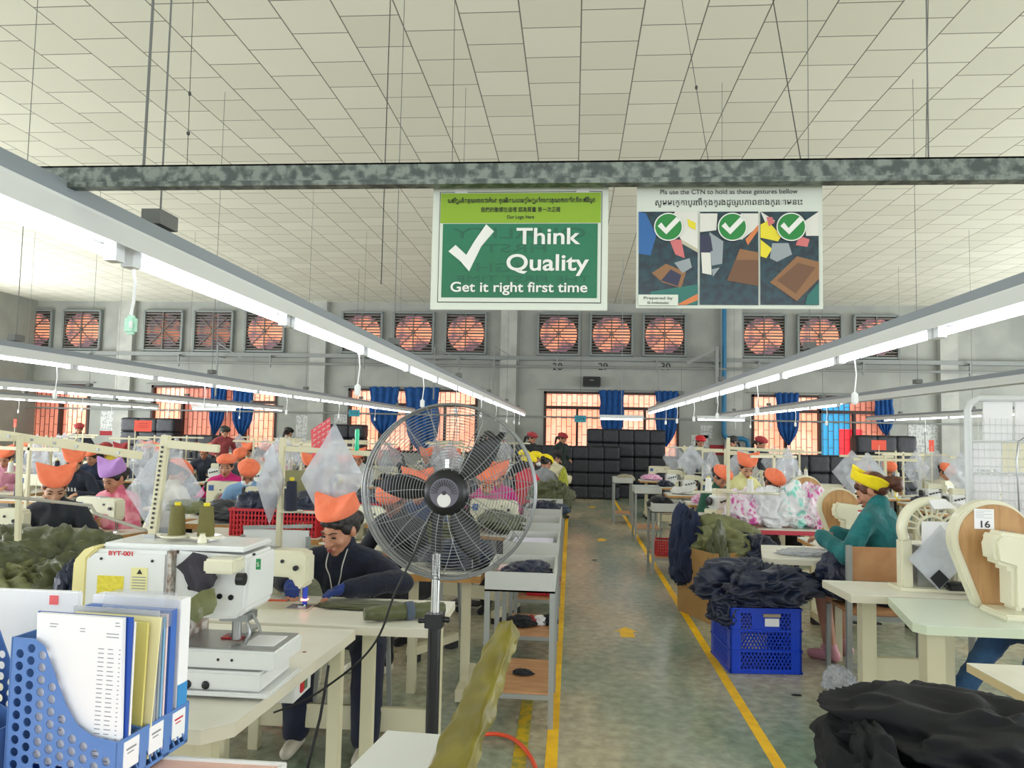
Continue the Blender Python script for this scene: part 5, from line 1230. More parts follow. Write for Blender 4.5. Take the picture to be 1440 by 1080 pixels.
tp = body_prims(JW)+[('c', JW['el', i], JW['el', i]+(JW['wr', i]-JW['el', i])*.9, .05, .037) for i in (0, 1)]+[('c', JW['neck']+Vector((0, .005, -.05)), JW['neck']+(M @ Vector((0, .02, -.06))-JW['neck'])*.45, .062, .058)]
obj('sweater', soft('sweater', tp, .008, 3, infl=.014, wrinkle=.012, wfreq=7), mNavyK, wo)
obj('trousers', soft('trousers', legs(JW), .012, 3, infl=.032, wrinkle=.008, wfreq=8), cloth('navy trousers', '#131b33', '#0f162b'), wo)
obj('hair', soft('hair', hair_prims(M, 'bun')+[('e', M @ Vector((0, .018, .052)), (.082, .092, .078), M.to_3x3())], .006, 3), mHair, wo)
eye_mb(M).build('eyes', mEye, wo, smooth=True); lips_mb(M).build('lips', mLips, wo, smooth=True)
cap_eared(M, h=.05, ear=.056, w=.124, z0=.082, asym=.25, tilt=-.05).build('cap', mOrange, wo, smooth=True)
for i in (0, 1):
    gl = []; h_ = hand_prims(JW, i, .6); gl += [h_[0]]+[h_[k] for k in range(1, 13) if k % 3 != 0]+[h_[13]]
    gl.append(('c', JW['wr', i]-(JW['hand', i]-JW['wr', i]).normalized()*.035, JW['wr', i], .034, .03))
    obj('glove', soft('glove', gl, .005, 2, infl=.0025), cloth('blue gloves', '#1d3a86', '#18306f', .8, .5, 80), wo)
ch_ = JW['chest']; nk = JW['neck']
mb = MB(); fz = lambda p: Vector(p)
for s in (-1, 1): mb.tube(catmull([nk+Vector((s*.05, -.05, .02)), nk+Vector((s*.045, -.12, -.06)), ch_+Vector((s*.03, -.165, .02)), ch_+Vector((s*.012, -.17, -.06))]), .0035, 6)
mb.build('lanyard', mat('lanyard', '#b9b6ae', .6), wo, smooth=True)
obj('slippers', soft('slippers', feet(JW), .01, 2, infl=.01), mat('pale slippers', '#cfc7b8', .6), wo)
inst(ST0, (B0.x, B0.y+.08, 0), 0, 'plywood stool under the sewer in navy knit', 'stools under the sewers')
lm = inst(LM0, (-1.51, 3.66, z7-.008), 0, 'cream flatbed sewing machine in front of the sewer in navy knit', 'sewing machines across the hall')
MB().cyl((.2, .0, .12), (.2, 0, .035), .012, 12).build('blue_guard', mat('blue plastic', '#2448c8', .4), lm)
MB().box(.185, .215, -.02, .01, .055, .062).build('work_light', mat('machine lamp', '#ff6a5a', .4, emit=6), lm)
g1 = garment(-1.0, 3.72, z7+.011, .26, .08, .018, mOlive, 'flat olive cloth being sewn under the gloved hands', seed=1, rz=.1, amp=.25)
# rolled olive garment with a grey tie
a = W(512, 864, 3.42); c = W(625, 846, 3.6); a.z = c.z = z7+.048
r = thing('rolled_garment', 'rolled olive garment with a grey blue band at the right end of the sewing table', 'garment', a)
d_ = c-a
def rf(u, v):
    an = 2*PI*u; uu, vv = frame_from(d_); rr = (.026+.012*math.sin(v*PI)+.006*noise.noise(Vector((math.cos(an)*2, math.sin(an)*2, v*14))))*(1.0)
    return d_*v+uu*math.cos(an)*rr+vv*math.sin(an)*rr
mb = MB().grid(rf, 28, 50, wrap=True); mb.add([rf(j/28, 0) for j in range(28)], [tuple(range(28))]).add([rf(j/28, 1) for j in range(28)], [tuple(range(28))]); mb.build('roll', mOlive, r, smooth=.9)
mb = MB()
def rb(u, v): p = rf(u, .5+.1*v); q = d_*(.5+.1*v); return q+(p-q)*1.1
mb.grid(rb, 28, 4, wrap=True); mb.build('band', cloth('grey blue band', '#4c5866'), r, smooth=True, solid=.002, fix=False)
tag(MB().cyl((0, 0, 0), (.12, .01, 0), .005, 10).build('orange_pen', mat('orange pen', '#d0522c', .4), None, loc=(W(370, 842, 3.75).x, 3.75, z7+.018)), 'orange pen lying left of the sewing machine', 'pen')
# stand of the navy sewer: tall cream pole with crossbar, cones and bags
pp_ = W(390, 700, 4.25); zt = W(390, 615, 4.25).z; r = thing('thread_stand', 'cream pole with long crossbar standing behind the sewer in navy knit', 'thread stand', (pp_.x, 4.3, 0))
MB().bar((0, 0, 0), (0, 0, zt), .035, .03).build('pole', mCreamLeg, r, bevel=.002)
xr = W(520, 634, 4.25).x-pp_.x; zc_ = W(450, 632, 4.25).z; MB().bar((-.02, 0, zc_), (xr, 0, zc_-.02), .02, .03).build('crossbar', mCreamLeg, r, bevel=.002)
zt2 = W(407, 722, 4.2).z; tr = MB()
for px in (407, 477): tr.lathe([(.06, 0), (.07, .004), (.07, .009), (.0, .009)], 24, Matrix.Translation((W(px, 720, 4.25).x-pp_.x, -.03, zt2)))
tr.bar((0, 0, zt2), (W(480, 720, 4.25).x-pp_.x, -.02, zt2), .014); tr.build('cone_tray', mCream, r, smooth=.6)
for px, m, lb in ((407, mConeN, 'navy thread cone beside the cream pole above the orange cap'), (477, mConeO, 'olive thread cone right above the orange cap')):
    c = inst(CO, (W(px, 720, 4.25).x, 4.27, zt2+.009), 0, lb, 'cones above the navy sewer'); c.scale = (1.05, 1.05, 1.35); setmat(kid(c, 'thread'), m)
b1 = bag((W(383, 640, 4.2).x, 4.2, W(383, 638, 4.2).z), 1.25, 'narrow edge-on plastic bag hanging left of the cream pole', 1, mBag2); b1.scale = (.5, 1, .8)
b1 = bag((W(468, 632, 4.1).x, 4.12, W(468, 618, 4.1).z), .35, 'big milky plastic bag with grey paper hanging under the red flag', 0, mBag2); b1.scale = (.72, 1, 1.05)
# red flag with white writing
A_ = [W(437, 605, 4.9), W(464, 587, 4.9), W(466, 627, 4.9), W(439, 644, 4.9)]; cc = sum(A_, Vector())/4
r = thing('red_flag', 'red sheet with white writing held up by a stick left of the fan', 'sign', cc)
vs = [p-cc for p in A_]+[p-cc+Vector((0, .003, 0)) for p in A_]
MB().add(vs, [(0, 1, 2, 3), (7, 6, 5, 4), (0, 4, 5, 1), (1, 5, 6, 2), (2, 6, 7, 3), (3, 7, 4, 0)]).build('sheet', mat('red sheet', '#e0525a', .5), r)
for k in range(16):
    x = -.045+.03*(k % 4); z = .05-.035*(k//4)+.02*(k % 4); MB().bar((x-.008, -.002, z-.01), (x+.01, -.002, z+.012), .006, .002).bar((x-.01, -.002, z+.004), (x+.012, -.002, z+.008), .005, .002).build('brush_stroke', mSignT, r)
MB().tube([(.06, 0, -.02), (.06, 0, -cc.z)], .005, 6).build('stick', mCreamLeg, r)
o = thing('orange_notice', 'orange paper notice on a stick at left, above the clear bags', 'sign', W(201, 599, 9))
MB().box(-.115, .115, 0, .003, -.07, .07).build('sheet', mat('orange red paper', '#ee5a46', .6), o); MB().tube([(-.1, .004, -.06), (-.1, .004, -o.location.z)], .006, 6).build('stick', mCreamLeg, o)
for k in range(3): MB().box(-.06, .07, -.002, 0, .03-.025*k, .034-.025*k).build('print_line', mRedC, o)
for px, py, Y, w_, h_, lb in ((1236, 626, 11, .2, .14, 'orange red notice on the stand right of the orange window'), (1310, 627, 11.5, .07, .17, 'narrow orange red notice at far right'), (21, 595, 13, .06, .15, 'small red notice in front of the leftmost blue curtain')):
    p = W(px, py, Y); o = thing('orange_notice', lb, 'sign', p); MB().box(-w_/2, w_/2, 0, .003, -h_/2, h_/2).build('sheet', MATS['orange red paper'], o); MB().tube([(0, .004, 0), (0, .004, -p.z)], .006, 6).build('stick', mCreamLeg, o)
for px, py, Y, t, lb in ((498, 581, 17.5, '7-13', 'teal row sign hanging over the third window'), (816, 589, 17.5, '7-14', 'teal row sign hanging over the aisle window')):
    p = W(px, py, Y); o = thing('row_sign', lb, 'sign', p); MB().box(-.135, .135, 0, .01, -.08, .08).build('board', mat('teal board', '#2a93a8', .5), o); text('lettering', t, .1, mInk, o, (0, -.003, 0)); MB().tube([(0, .005, .08), (0, .005, CZ-p.z)], .004, 5).build('hanger', mWire, o)
# ---------------------------------------------------------------- grey racks both sides of the aisle
mRackP = mat('grey tray paint', '#c2c4c0', .5)
def rack(w, dp, h, label, group, loc):
    r = thing('tray_rack', label, 'rack', loc, 0, group)
    t = MB(); t.box(0, w, 0, .012, h-.11, h).box(0, w, dp-.012, dp, h-.11, h).box(0, .012, .012, dp-.012, h-.11, h).box(w-.012, w, .012, dp-.012, h-.11, h).box(0, w, 0, dp, h-.11, h-.1); t.build('tray', mRackP, r)
    for x in (.015, w-.015):
        for y in (.015, dp-.015): MB().box(x-.015, x+.015, y-.015, y+.015, 0, h-.111).build('leg', mDkSteel, r)
    for z in (.2,):
        s = MB().box(.03, w-.03, .0, dp, z-.012, z).build('shelf', mWood, r); MB().box(.03, w-.03, -.004, .012, z-.04, z-.0125).build('shelf_rail', mDkSteel, s); MB().box(.03, w-.03, dp-.012, dp, z-.04, z-.0125).build('shelf_rail', mDkSteel, s)
    return r
RX0 = W(682, 805, 4.3).x; RW = W(781, 805, 4.3).x-RX0
gr_ = 'grey racks along the left yellow line'
for i, Y in enumerate((4.3, 5.5, 6.7, 7.95, 9.2, 10.6, 12.0)): rack(RW, .62, .86, 'grey two-shelf tray rack left of the aisle, %s one' % ORD[i], gr_, (RX0-.006*i, Y, 0))
gx = 'grey racks along the right yellow line'
rack(W(967, 715, 9.2).x-W(917, 715, 9.2).x, .6, .84, 'grey tray rack right of the aisle beside the tie dye cloth, nearest on that side', gx, (W(917, 715, 9.2).x, 9.2, 0))
rack(.42, .6, .84, 'grey tray rack right of the aisle, middle one', gx, (W(893, 690, 12).x, 12, 0)); rack(.36, .5, .86, 'grey tray rack right of the aisle at the far end', gx, (W(863, 668, 14.2).x, 14.2, 0))
garment(RX0+.24, 4.55, .765, .15, .13, .075, mNavy, 'navy folded garment in the nearest tray rack', seed=3, sub=5)
garment(RX0+.13, 4.62, .765, .09, .12, .05, cloth('pink white cloth', '#e6c6c8'), 'pink white cloth at the left of the nearest tray', seed=4)
garment(RX0+.21, 4.6, .2, .06, .035, .02, mDarkC, 'small black pouch on the bottom shelf of the nearest rack', seed=5)
for k, (m, s) in enumerate(((mDarkC, .11), (mRedC, .05), (mPaper, .05), (mDarkC, .07))): garment(RX0+.12+.07*k, 5.75+.02*k, .2, s, s*.8, .05, m, ['black', 'dark red', 'white', 'small black'][k]+' scrap on the shelf of the second rack', seed=k)
tag(MB().box(RX0+.03, RX0+RW-.05, 5.55, 6.05, .765, .82).build('paper_stack', mat('lilac white paper', '#dcd8ee', .6), bevel=.004), 'lilac white paper stack in the second tray rack', 'paper')
def basket(loc, w, dp, h, m, label, rz=0, group=None, name='plastic_basket'):
    r = thing(name, label, 'basket', loc, rz, group); mb = MB(); 
    for z in np.linspace(.0, h, 6): mb.box(-w/2, w/2, -dp/2, -dp/2+.008, z, z+.012).box(-w/2, w/2, dp/2-.008, dp/2, z, z+.012).box(-w/2, -w/2+.008, -dp/2, dp/2, z, z+.012).box(w/2-.008, w/2, -dp/2, dp/2, z, z+.012)
    n = int(w/.03)
    for k in range(n+1):
        x = -w/2+.006+k*(w-.012)/n
        for s in (-1, 1): mb.box(x-.006, x+.006, s*dp/2-.004, s*dp/2+.004, 0, h)
    n = int(dp/.03)
    for k in range(n+1):
        y = -dp/2+.006+k*(dp-.012)/n
        for s in (-1, 1): mb.box(s*w/2-.004, s*w/2+.004, y-.006, y+.006, 0, h)
    mb.box(-w/2, w/2, -dp/2, dp/2, 0, .006); mb.build('basket_body', m, r)
    MB().box(-w/2-.012, w/2+.012, -dp/2-.012, -dp/2+.01, h, h+.02).box(-w/2-.012, w/2+.012, dp/2-.01, dp/2+.012, h, h+.02).box(-w/2-.012, -w/2+.01, -dp/2, dp/2, h, h+.02).box(w/2-.01, w/2+.012, -dp/2, dp/2, h, h+.02).build('rim', m, r)
    return r
basket((RX0+.24, 6.95, .2), .28, .3, .1, mRedPl, 'red basket on the shelf of the third rack')
garment(RX0+.2, 8.2, .765, .17, .16, .1, mNavy, 'navy garment in the fourth tray rack', seed=6, sub=5); garment(RX0+.34, 8.35, .765, .12, .14, .08, cloth('dark denim', '#2c3e50'), 'dark denim piece beside the navy garment in the fourth rack', seed=2)
garment(RX0+.22, 9.5, .765, .27, .26, .2, mOlive, 'large olive garment heaped on the fifth rack beside the aisle', seed=1, sub=5); garment(RX0+.36, 9.35, .62, .1, .1, .28, mOlive, 'olive garment hanging over the aisle edge of the fifth rack', seed=4, sub=5)
garment(RX0+.2, 10.9, .765, .24, .2, .07, mNavy, 'navy garment lying flat in the sixth rack', seed=5)
garment(RX0+.34, 12.2, .55, .09, .12, .38, cloth('yellow green cloth', '#b3b83a', '#8f9430'), 'yellow green cloth hanging over the seventh rack', seed=3, amp=.15, sub=5)
garment(W(880, 664, 14.3).x, 14.4, .77, .16, .16, .1, cloth('khaki paper', '#a89f86'), 'khaki folded cloth in the far right rack', seed=2)
garment(W(930, 702, 9.4).x, 9.5, .75, .15, .2, .1, mDarkC, 'dark scraps in the nearest right rack', seed=6)
basket((1.2, 9.45, .2), .34, .3, .16, mRedPl, 'red crate on the bottom shelf of the nearest right rack')
# ---------------------------------------------------------------- black bundles at the back
mBund = mat('black wrapped goods', '#15181f', .45, h2='#2b2f3a', scale=9, bump=.9, bscale=18, stretch=(3, 3, .8), lo=.5, hi=.7)
def bundle_mesh():
    bm = bmesh.new(); bmesh.ops.create_cube(bm, size=1); bmesh.ops.subdivide_edges(bm, edges=bm.edges[:], cuts=7, use_grid_fill=True)
    for v in bm.verts:
        p = v.co*2; q = Vector([abs(t)**1 for t in p]); L_ = (abs(p.x)**11+abs(p.y)**8+abs(p.z)**11)**(1/11.0); p = p/L_*.5
        p *= 1+.05*noise.noise(v.co*6); v.co = p
    me = bpy.data.meshes.new('bundle'); bm.to_mesh(me); bm.free(); me.polygons.foreach_set('use_smooth', [True]*len(me.polygons)); return me
BMh = bundle_mesh()
def stack(px0, px1, pyt, Y, lab, h=.34, w=.42):
    x0 = W(px0, 620, Y).x; x1 = W(px1, 620, Y).x; zt = W((px0+px1)/2, pyt, Y).z; nr = max(1, round(zt/h)); nc = max(1, round((x1-x0)/w)); hh = zt/nr; ww = (x1-x0)/nc
    for j in range(nr):
        for i in range(nc):
            o = obj('wrapped_bundle', BMh, mBund); o.scale = (ww*1.04, .5, hh*1.04); o.location = (x0+ww*(i+.5), Y+.25+.02*random.random(), hh*(j+.5)); o.rotation_euler = (0, 0, PI*(i+j) % 2); o.rotation_euler = (0, 0, 0)
            rw = ['bottom', 'second', 'third', 'fourth', 'fifth', 'sixth'][j] if j < nr-1 else 'top'
            tag(o, 'black bundle, %s row, %s from left, in stack %s' % (rw, ['first', 'second', 'third', 'fourth', 'fifth', 'sixth', 'seventh', 'eighth', 'ninth'][i], lab), 'bundle', 'bundles in the stack '+lab)
stack(718, 872, 627, 19.4, 'ending the aisle'); stack(826, 936, 604, 20.0, 'under the aisle curtains'); stack(446, 510, 597, 19.6, 'left of the fan top')
stack(168, 243, 588, 19.8, 'behind the orange notice', h=.4, w=.5); stack(255, 300, 612, 19.8, 'under the second window', h=.4, w=.5); stack(1052, 1196, 640, 18.6, 'under the right window', h=.38, w=.5); stack(1206, 1290, 613, 19.2, 'right of the red pane', h=.4, w=.5)
# ---------------------------------------------------------------- right foreground
slab_table('machine_table', 'white table at right with tan worn corner carrying the round guard machine', [(1.61, 4.52), (1.59, 4.96), (2.7, 4.96), (2.7, 4.52)], z7, mTop, mEdgeC, [(1.80, 4.80), (2.25, 4.80)], .045, bars=[((1.80, 4.80, .26), (2.25, 4.80, .26), .04, .16), ((1.80, 4.45, .07), (1.80, 4.98, .07), .05, .05)], legw=.085)
slab_table('machine_table', 'mint white table at right carrying the machine with the 16 sheet', [(1.72, 3.84), (1.68, 3.90), (1.80, 4.48), (3.1, 4.48), (3.1, 3.84)], z7, mat('mint laminate', '#dde6d8', .35), mat('pale mint edge', '#cfd8bf', .5), [(W(1311, 950, 3.96).x, 3.96), (3.0, 3.95), (3.0, 4.4)], .045, legw=.09)
slab_table('work_table', 'white topped table corner at the right edge in front of the denim legs', [(1.60, 3.23), (1.62, 2.75), (2.6, 2.75), (2.6, 3.23)], z7, mTop, mat('beige edge', '#cdb98c', .5), [(1.70, 3.1), (2.4, 3.1)], .035, lm=mDkSteel, legw=.03)
slab_table('work_table', 'tan edged table corner low at the right edge beside the dark cloth heap', [(1.4, 2.58), (1.42, 2.1), (2.4, 2.1), (2.4, 2.58)], z7, mTop, mEdge, [(1.5, 2.5), (2.3, 2.5)], .035, legw=.03)
slab_table('low_table', 'table almost hidden under the dark cloth heap at bottom right', [(.80, 2.45), (.80, 1.6), (1.36, 1.6), (1.36, 2.45)], .72, mTop, mEdgeC, [(.9, 2.2), (1.3, 2.2)], .035)
hp = crumple_mesh('dark_heap', .34, .38, .12, 11, 2.6, .34, 6)
mHeap = mat('black fleece', '#05080e', .9, h2='#080c14', scale=20); o = obj('dark_garment', hp, mHeap); o.location = (1.13, 2.24, .722); tag(o, 'heap of black navy garment on the low table at bottom right', 'garment')
o = garment(.82, 2.15, .62, .09, .28, .15, mHeap, 'black sleeve hanging off the left of the bottom right heap', seed=3, sub=5)
def tear(cx, cz, r_, zb, wb, n=28, sx=1.0):
    pts = [(cx+wb, zb), (cx+wb*1.0, zb)]
    a0 = -.35; pts = []
    for k in range(n+1):
        a = a0+(PI-2*a0)*k/n; pts.append((cx+r_*math.cos(a)*sx, cz+r_*math.sin(a)))
    return [(cx+wb, zb)]+pts+[(cx-wb, zb)]
def snap_machine(loc, label, rz=0, wood=True, number=None, sc=1.0):
    r = thing('snap_machine', label, 'sewing machine', loc, rz); R_ = .175; H_ = .5; cz = H_-R_
    MB().prism(tear(0, cz, R_+.012, 0, .075), .07, Matrix.Translation((0, .0, 0))).build('guard_shell', mCream, r, bevel=.006, smooth=.7)
    MB().prism(tear(0, cz, R_-.008, .012, .062), .012, Matrix.Translation((.01, -.012, 0))).build('guard_panel', mWoodG if wood else mCream, r, smooth=.7)
    MB().box(-.1, .22, -.28, -.06, .0, .03).build('machine_base', mCream, r, bevel=.008)
    MB().prism([(-.02, .03), (-.02, .22), (-.09, .24), (-.1, .34), (-.07, .385), (.14, .36), (.19, .32), (.19, .22), (.11, .19), (.05, .17), (.04, .03)], .13, Matrix.Translation((0, -.2, 0))).build('body', mCream, r, bevel=.018, smooth=.7)
    MB().prism([(.11, .21), (.11, .1), (.18, .1), (.18, .21)], .07, Matrix.Translation((0, -.17, 0))).build('head', mCream, r, bevel=.008, smooth=.7)
    MB().cyl((.145, -.135, .1), (.145, -.135, .045), .012, 12).cyl((.145, -.135, .03), (.145, -.135, .045), .02, 16).build('die', mSteel, r)
    w = MB().box(.1, .18, -.2025, -.2, .28, .325).build('warning_label', mPaper, r); MB().box(.1, .18, -.2035, -.2025, .31, .325).build('red_stripe', mRedPl, w)
    MB().lathe([(.024, 0), (.024, .002)], 20, Matrix.Translation((.15, -.2, .25)) @ Matrix.Rotation(PI/2, 4, 'X')).build('name_badge', mPaper, r)
    if wood: MB().box(.03, .05, -.018, -.012, .36, .372).box(.07, .09, -.018, -.012, .355, .367).build('bracket', mGrey, r)
    else:
        MB().box(.0, .02, -.02, -.012, .0, .0001)
    if number:
        pp = MB().box(-.09, .0, -.016, -.0125, .375, .47).build('number_sheet', mPaper, r); text('lettering', number, .045, mInk, pp, (-.045, -.0175, .396), bold=.0006, fitw=.042)
        for k in range(5): MB().box(-.083, -.045 if k % 2 else -.01, -.0168, -.016, .46-.008*k, .4612-.008*k).build('print_line', mInkG, pp)
    if sc != 1: r.scale = (sc,)*3
    return r
p = G(1372, 850, z7)
snap_machine((W(1398, 850, 4.3).x, 4.3, z7), 'cream snap machine with round wooden guard and a sheet numbered 16', number='16', sc=1.13)
snap_machine((W(1180, 740, 6.8).x, 6.8, z7), 'cream snap machine with wooden guard just left of the yellow cap', sc=.92)
snap_machine((W(1133, 720, 8.3).x, 8.3, z7), 'cream snap machine with wooden guard furthest back', sc=.98)
for X, Y, lb in ((2.6, 6.8, 'white table under the snap machine left of the yellow cap'), (2.65, 8.3, 'white table under the furthest snap machine')):
    r = inst(T0, (X, Y, 0), 0, lb, GT)
# open round guard machine with papers
p = W(1315, 830, 4.72); r = thing('snap_machine', 'cream snap machine with open slotted round guard and papers taped on', 'sewing machine', (p.x, 4.72, z7)); R_ = .17; cz = .36
ring_o = tear(0, cz, R_+.02, 0, .13); 
MB().prism([(-.19, 0), (-.12, 0), (-.125, .3), (-.19, .3)], .08).build('side_column', mCream, r, bevel=.01, smooth=.7); MB().prism([(.12, 0), (.19, 0), (.19, .3), (.125, .3)], .08).build('side_column', mCream, r, bevel=.01, smooth=.7)
def arc(u, v):
    a = -.35+(PI+.7)*u; k = 2*PI*v; rr = R_+.0+.028*math.cos(k); return Vector((rr*math.cos(a), .04+.045*math.sin(k), cz+rr*math.sin(a)))
mb = MB(); mb.grid(lambda u, v: arc(v, u), 20, 40, wrap=True); mb.build('guard_ring', mCream, r, smooth=True)
mb = MB()
for k in range(11): a = .05+k*(PI-.1)/10; d_ = Vector((math.cos(a), 0, math.sin(a))); c_ = Vector((0, .03, cz)); mb.bar(c_+d_*.08, c_+d_*(R_), .018, .01)
mb.ring((0, .03, cz), .08, .012, 30, 8); mb.build('slotted_guard', mCream, r, smooth=.8)
MB().cyl((-.02, -.0, cz), (.02, .05, cz), .04, 16).box(-.09, .09, .02, .1, .02, .26).build('drive_unit', mSteel, r); MB().box(-.22, .22, -.05, .14, .0, .02).build('machine_base', mCream, r, bevel=.004)
MB().box(.03, .17, -.1, -.02, .02, .07).build('black_motor', mBlack, r, bevel=.015)
def qsheet(px, Y, m, label, name='paper_sheet', cat='paper', t=.0015, grp=None):
    q = [W(a, b_, Y) for a, b_ in px]; c = sum(q, Vector())/len(q); k = len(q); vs = [v-c for v in q]+[v-c+Vector((0, t, 0)) for v in q]
    o = MB().add(vs, [tuple(range(k)), tuple(range(k, 2*k))[::-1]]+[(i, (i+1) % k, (i+1) % k+k, i+k) for i in range(k)]).build(name, m, None, loc=c); return tag(o, label, cat, grp)
qsheet([(1296, 733), (1350, 734), (1350, 795), (1296, 795)], 4.69, mPaper, 'upright white sheet taped to the open guard')
qsheet([(1277, 786), (1323, 738), (1363, 788), (1320, 830)], 4.62, mBag2, 'diamond shaped clear sleeve with papers on the open guard', 'document_sleeve', 'sleeve')
qsheet([(1283, 786), (1321, 745), (1357, 787), (1320, 825)], 4.64, mPaper, 'white papers inside the diamond shaped sleeve')
qsheet([(1308, 813), (1321, 801), (1335, 815), (1321, 828)], 4.61, mDarkC, 'dark square patch at the lower tip of the sleeve', 'fabric_patch', 'fabric')
qsheet([(1306, 703), (1330, 702), (1343, 715), (1314, 716)], 4.70, mPaper, 'small white card lying on top of the round guard', t=.05)
# bench and the sewer in teal
be = thing('bench', 'steel bench with plywood seat and back behind the sewer in teal', 'bench', (2.11, 5.36, 0))
MB().box(-.2, .42, .0, .015, .69, .92).build('backrest', mWood, be, bevel=.003); MB().box(-.2, .5, .03, .4, .45, .475).build('seat', mWood, be, bevel=.003)
for x in (-.22, .42):
    MB().bar((x, -.02, .93), (x, -.0, 0), .035).build('rear_leg', mDkSteel, be); MB().bar((x, .4, .45), (x, .42, 0), .03).build('leg', mDkSteel, be)
MB().bar((-.22, -.01, .12), (.42, -.01, .12), .02).build('stretcher', mDkSteel, be); MB().bar((-.22, .0, .44), (.42, .0, .44), .03).build('stretcher', mDkSteel, be)
JT = seated_joints(.22, (.55, 0, .15), ((-.12, -.5, .84), (.18, -.46, .84)), hz=.5); Mh = JT['headM']
TB = Vector((2.5, 5.72, 0)); RZT = -2.3
sk = body_prims(JT)+arms(JT)+legs(JT)+feet(JT)+head_prims(Mh)+[('c', JT['neck']+Vector((0, 0, -.04)), Mh @ Vector((0, .02, -.06)), .052, .048)]+hand_prims(JT, 0)+hand_prims(JT, 1)
te = obj('person', soft('person', sk, .007, 2), mSkin); te.location = TB; te.rotation_euler = (0, 0, RZT); te.scale = (1.08,)*3; hw_ = Matrix.Rotation(RZT, 3, 'Z') @ (Mh.translation*1.08); tg_ = W(1224, 706, 5.8); te.location = (tg_.x-hw_.x, tg_.y-hw_.y, 0)
print('teal', te.location)
tag(te, 'sewer with yellow headband and red brown bun in a teal jumper, back to the camera', 'person')
tp = body_prims(JT)+[('c', JT['el', i], JT['el', i]+(JT['wr', i]-JT['el', i])*1.0, .05, .036) for i in (0, 1)]+[('c', JT['neck']+Vector((0, .005, -.05)), JT['neck']+(Mh @ Vector((0, .02, -.06))-JT['neck'])*.5, .06, .056)]
obj('jumper', soft('jumper', tp, .009, 3, infl=.016, wrinkle=.012, wfreq=7), cloth('teal knit', '#1d6f72', '#175f63', .9, .7, 50), te)
obj('skirt', soft('skirt', [('c', JT['hip', i], JT['knee', i], .1, .075) for i in (0, 1)]+[('c', JT['hip', 0], JT['hip', 1], .11, .11)], .012, 3, infl=.012, wrinkle=.01), mNavy, te)
obj('hair', soft('hair', hair_prims(Mh, 'bun')+[('e', Mh @ Vector((0, .16, -.03)), (.05, .045, .04), Mh.to_3x3()), ('e', Mh @ Vector((.0, .155, -.06)), (.04, .036, .034), Mh.to_3x3())], .007, 2), mHairB, te)
eye_mb(Mh).build('eyes', mEye, te, smooth=True); lips_mb(Mh).build('lips', mLips, te, smooth=True)
# open yellow band standing round the head
MM = Mh @ Matrix.Translation((0, .02, .05)) @ Matrix.Rotation(-.95, 4, 'X')
mb = MB().grid(lambda u, v: MM @ Vector(((.092+.02*v)*math.cos(2*PI*u), (.112+.02*v)*math.sin(2*PI*u), -.02+.075*v*(1+.15*math.sin(3*2*PI*u)))), 44, 6, wrap=True); mb.build('headband', mYelC, te, smooth=True, fix=False, solid=.003)
tp_ = Mh @ Vector((0, .12, -.05)); MB().tube([tp_, tp_+Vector((.01, .03, -.03)), tp_+Vector((.03, .03, -.05)), tp_+Vector((.01, .05, -.08))], .004, 6).build('tie_string', mYelC, te, smooth=True)
obj('shoes', soft('shoes', feet(JT), .01, 2, infl=.01), mat('pink clogs', '#c78a92', .6), te)
slab_table('work_table', 'small white table in front of the sewer in teal', [(1.48, 5.74), (1.43, 5.82), (1.58, 6.48), (2.1, 6.48), (2.1, 5.74)], z7, mTop, mEdgeC, [(1.65, 5.9), (2.0, 5.9)], .04)
garment(1.8, 6.0, z7, .2, .12, .035, mBag2, 'clear plastic wrapping on the small white table at right', 'plastic bag', seed=2, name='plastic_wrap')
garment(1.93, 5.66, .5, .15, .13, .2, mNavy, 'navy garment hanging over the lap of the sewer in teal', seed=5, sub=5)
# denim legs at the right edge
JD = seated_joints(-.05, (.3, 0, 0)); JD['knee', 0] = Vector((-.12, -.48, .5)); JD['ank', 0] = Vector((-.1, -.78, .12)); JD['knee', 1] = Vector((.15, -.44, .52)); JD['ank', 1] = Vector((.13, -.5, .12))
M = JD['headM']; sk = body_prims(JD)+arms(JD)+legs(JD)+feet(JD)+head_prims(M)+[('c', JD['neck']+Vector((0, 0, -.04)), M @ Vector((0, .02, -.06)), .05, .047)]+hand_prims(JD, 0)+hand_prims(JD, 1)
de = obj('person', soft('person', sk, .012, 2), mSkin); de.location = (3.12, 4.86, 0); de.rotation_euler = (0, 0, -1.4); tag(de, 'seated person in blue jeans whose legs show under the tables at right', 'person')
obj('shirt', soft('shirt', body_prims(JD)+arms(JD), .012, 2, infl=.014), mDarkC, de); obj('trousers', soft('trousers', legs(JD), .01, 3, infl=.018, wrinkle=.01), cloth('blue denim', '#27466b', '#3c648c', .9, .4, 70, 5), de)
obj('hair', soft('hair', hair_prims(M), .012, 2), mHair, de); obj('shoes', soft('shoes', feet(JD), .01, 2, infl=.012), mDarkC, de); cap_eared(M).build('cap', mOrange, de, smooth=True)
inst(ST0, (3.16, 4.88, 0), 0, 'stool under the person in blue jeans', 'stools under the sewers')
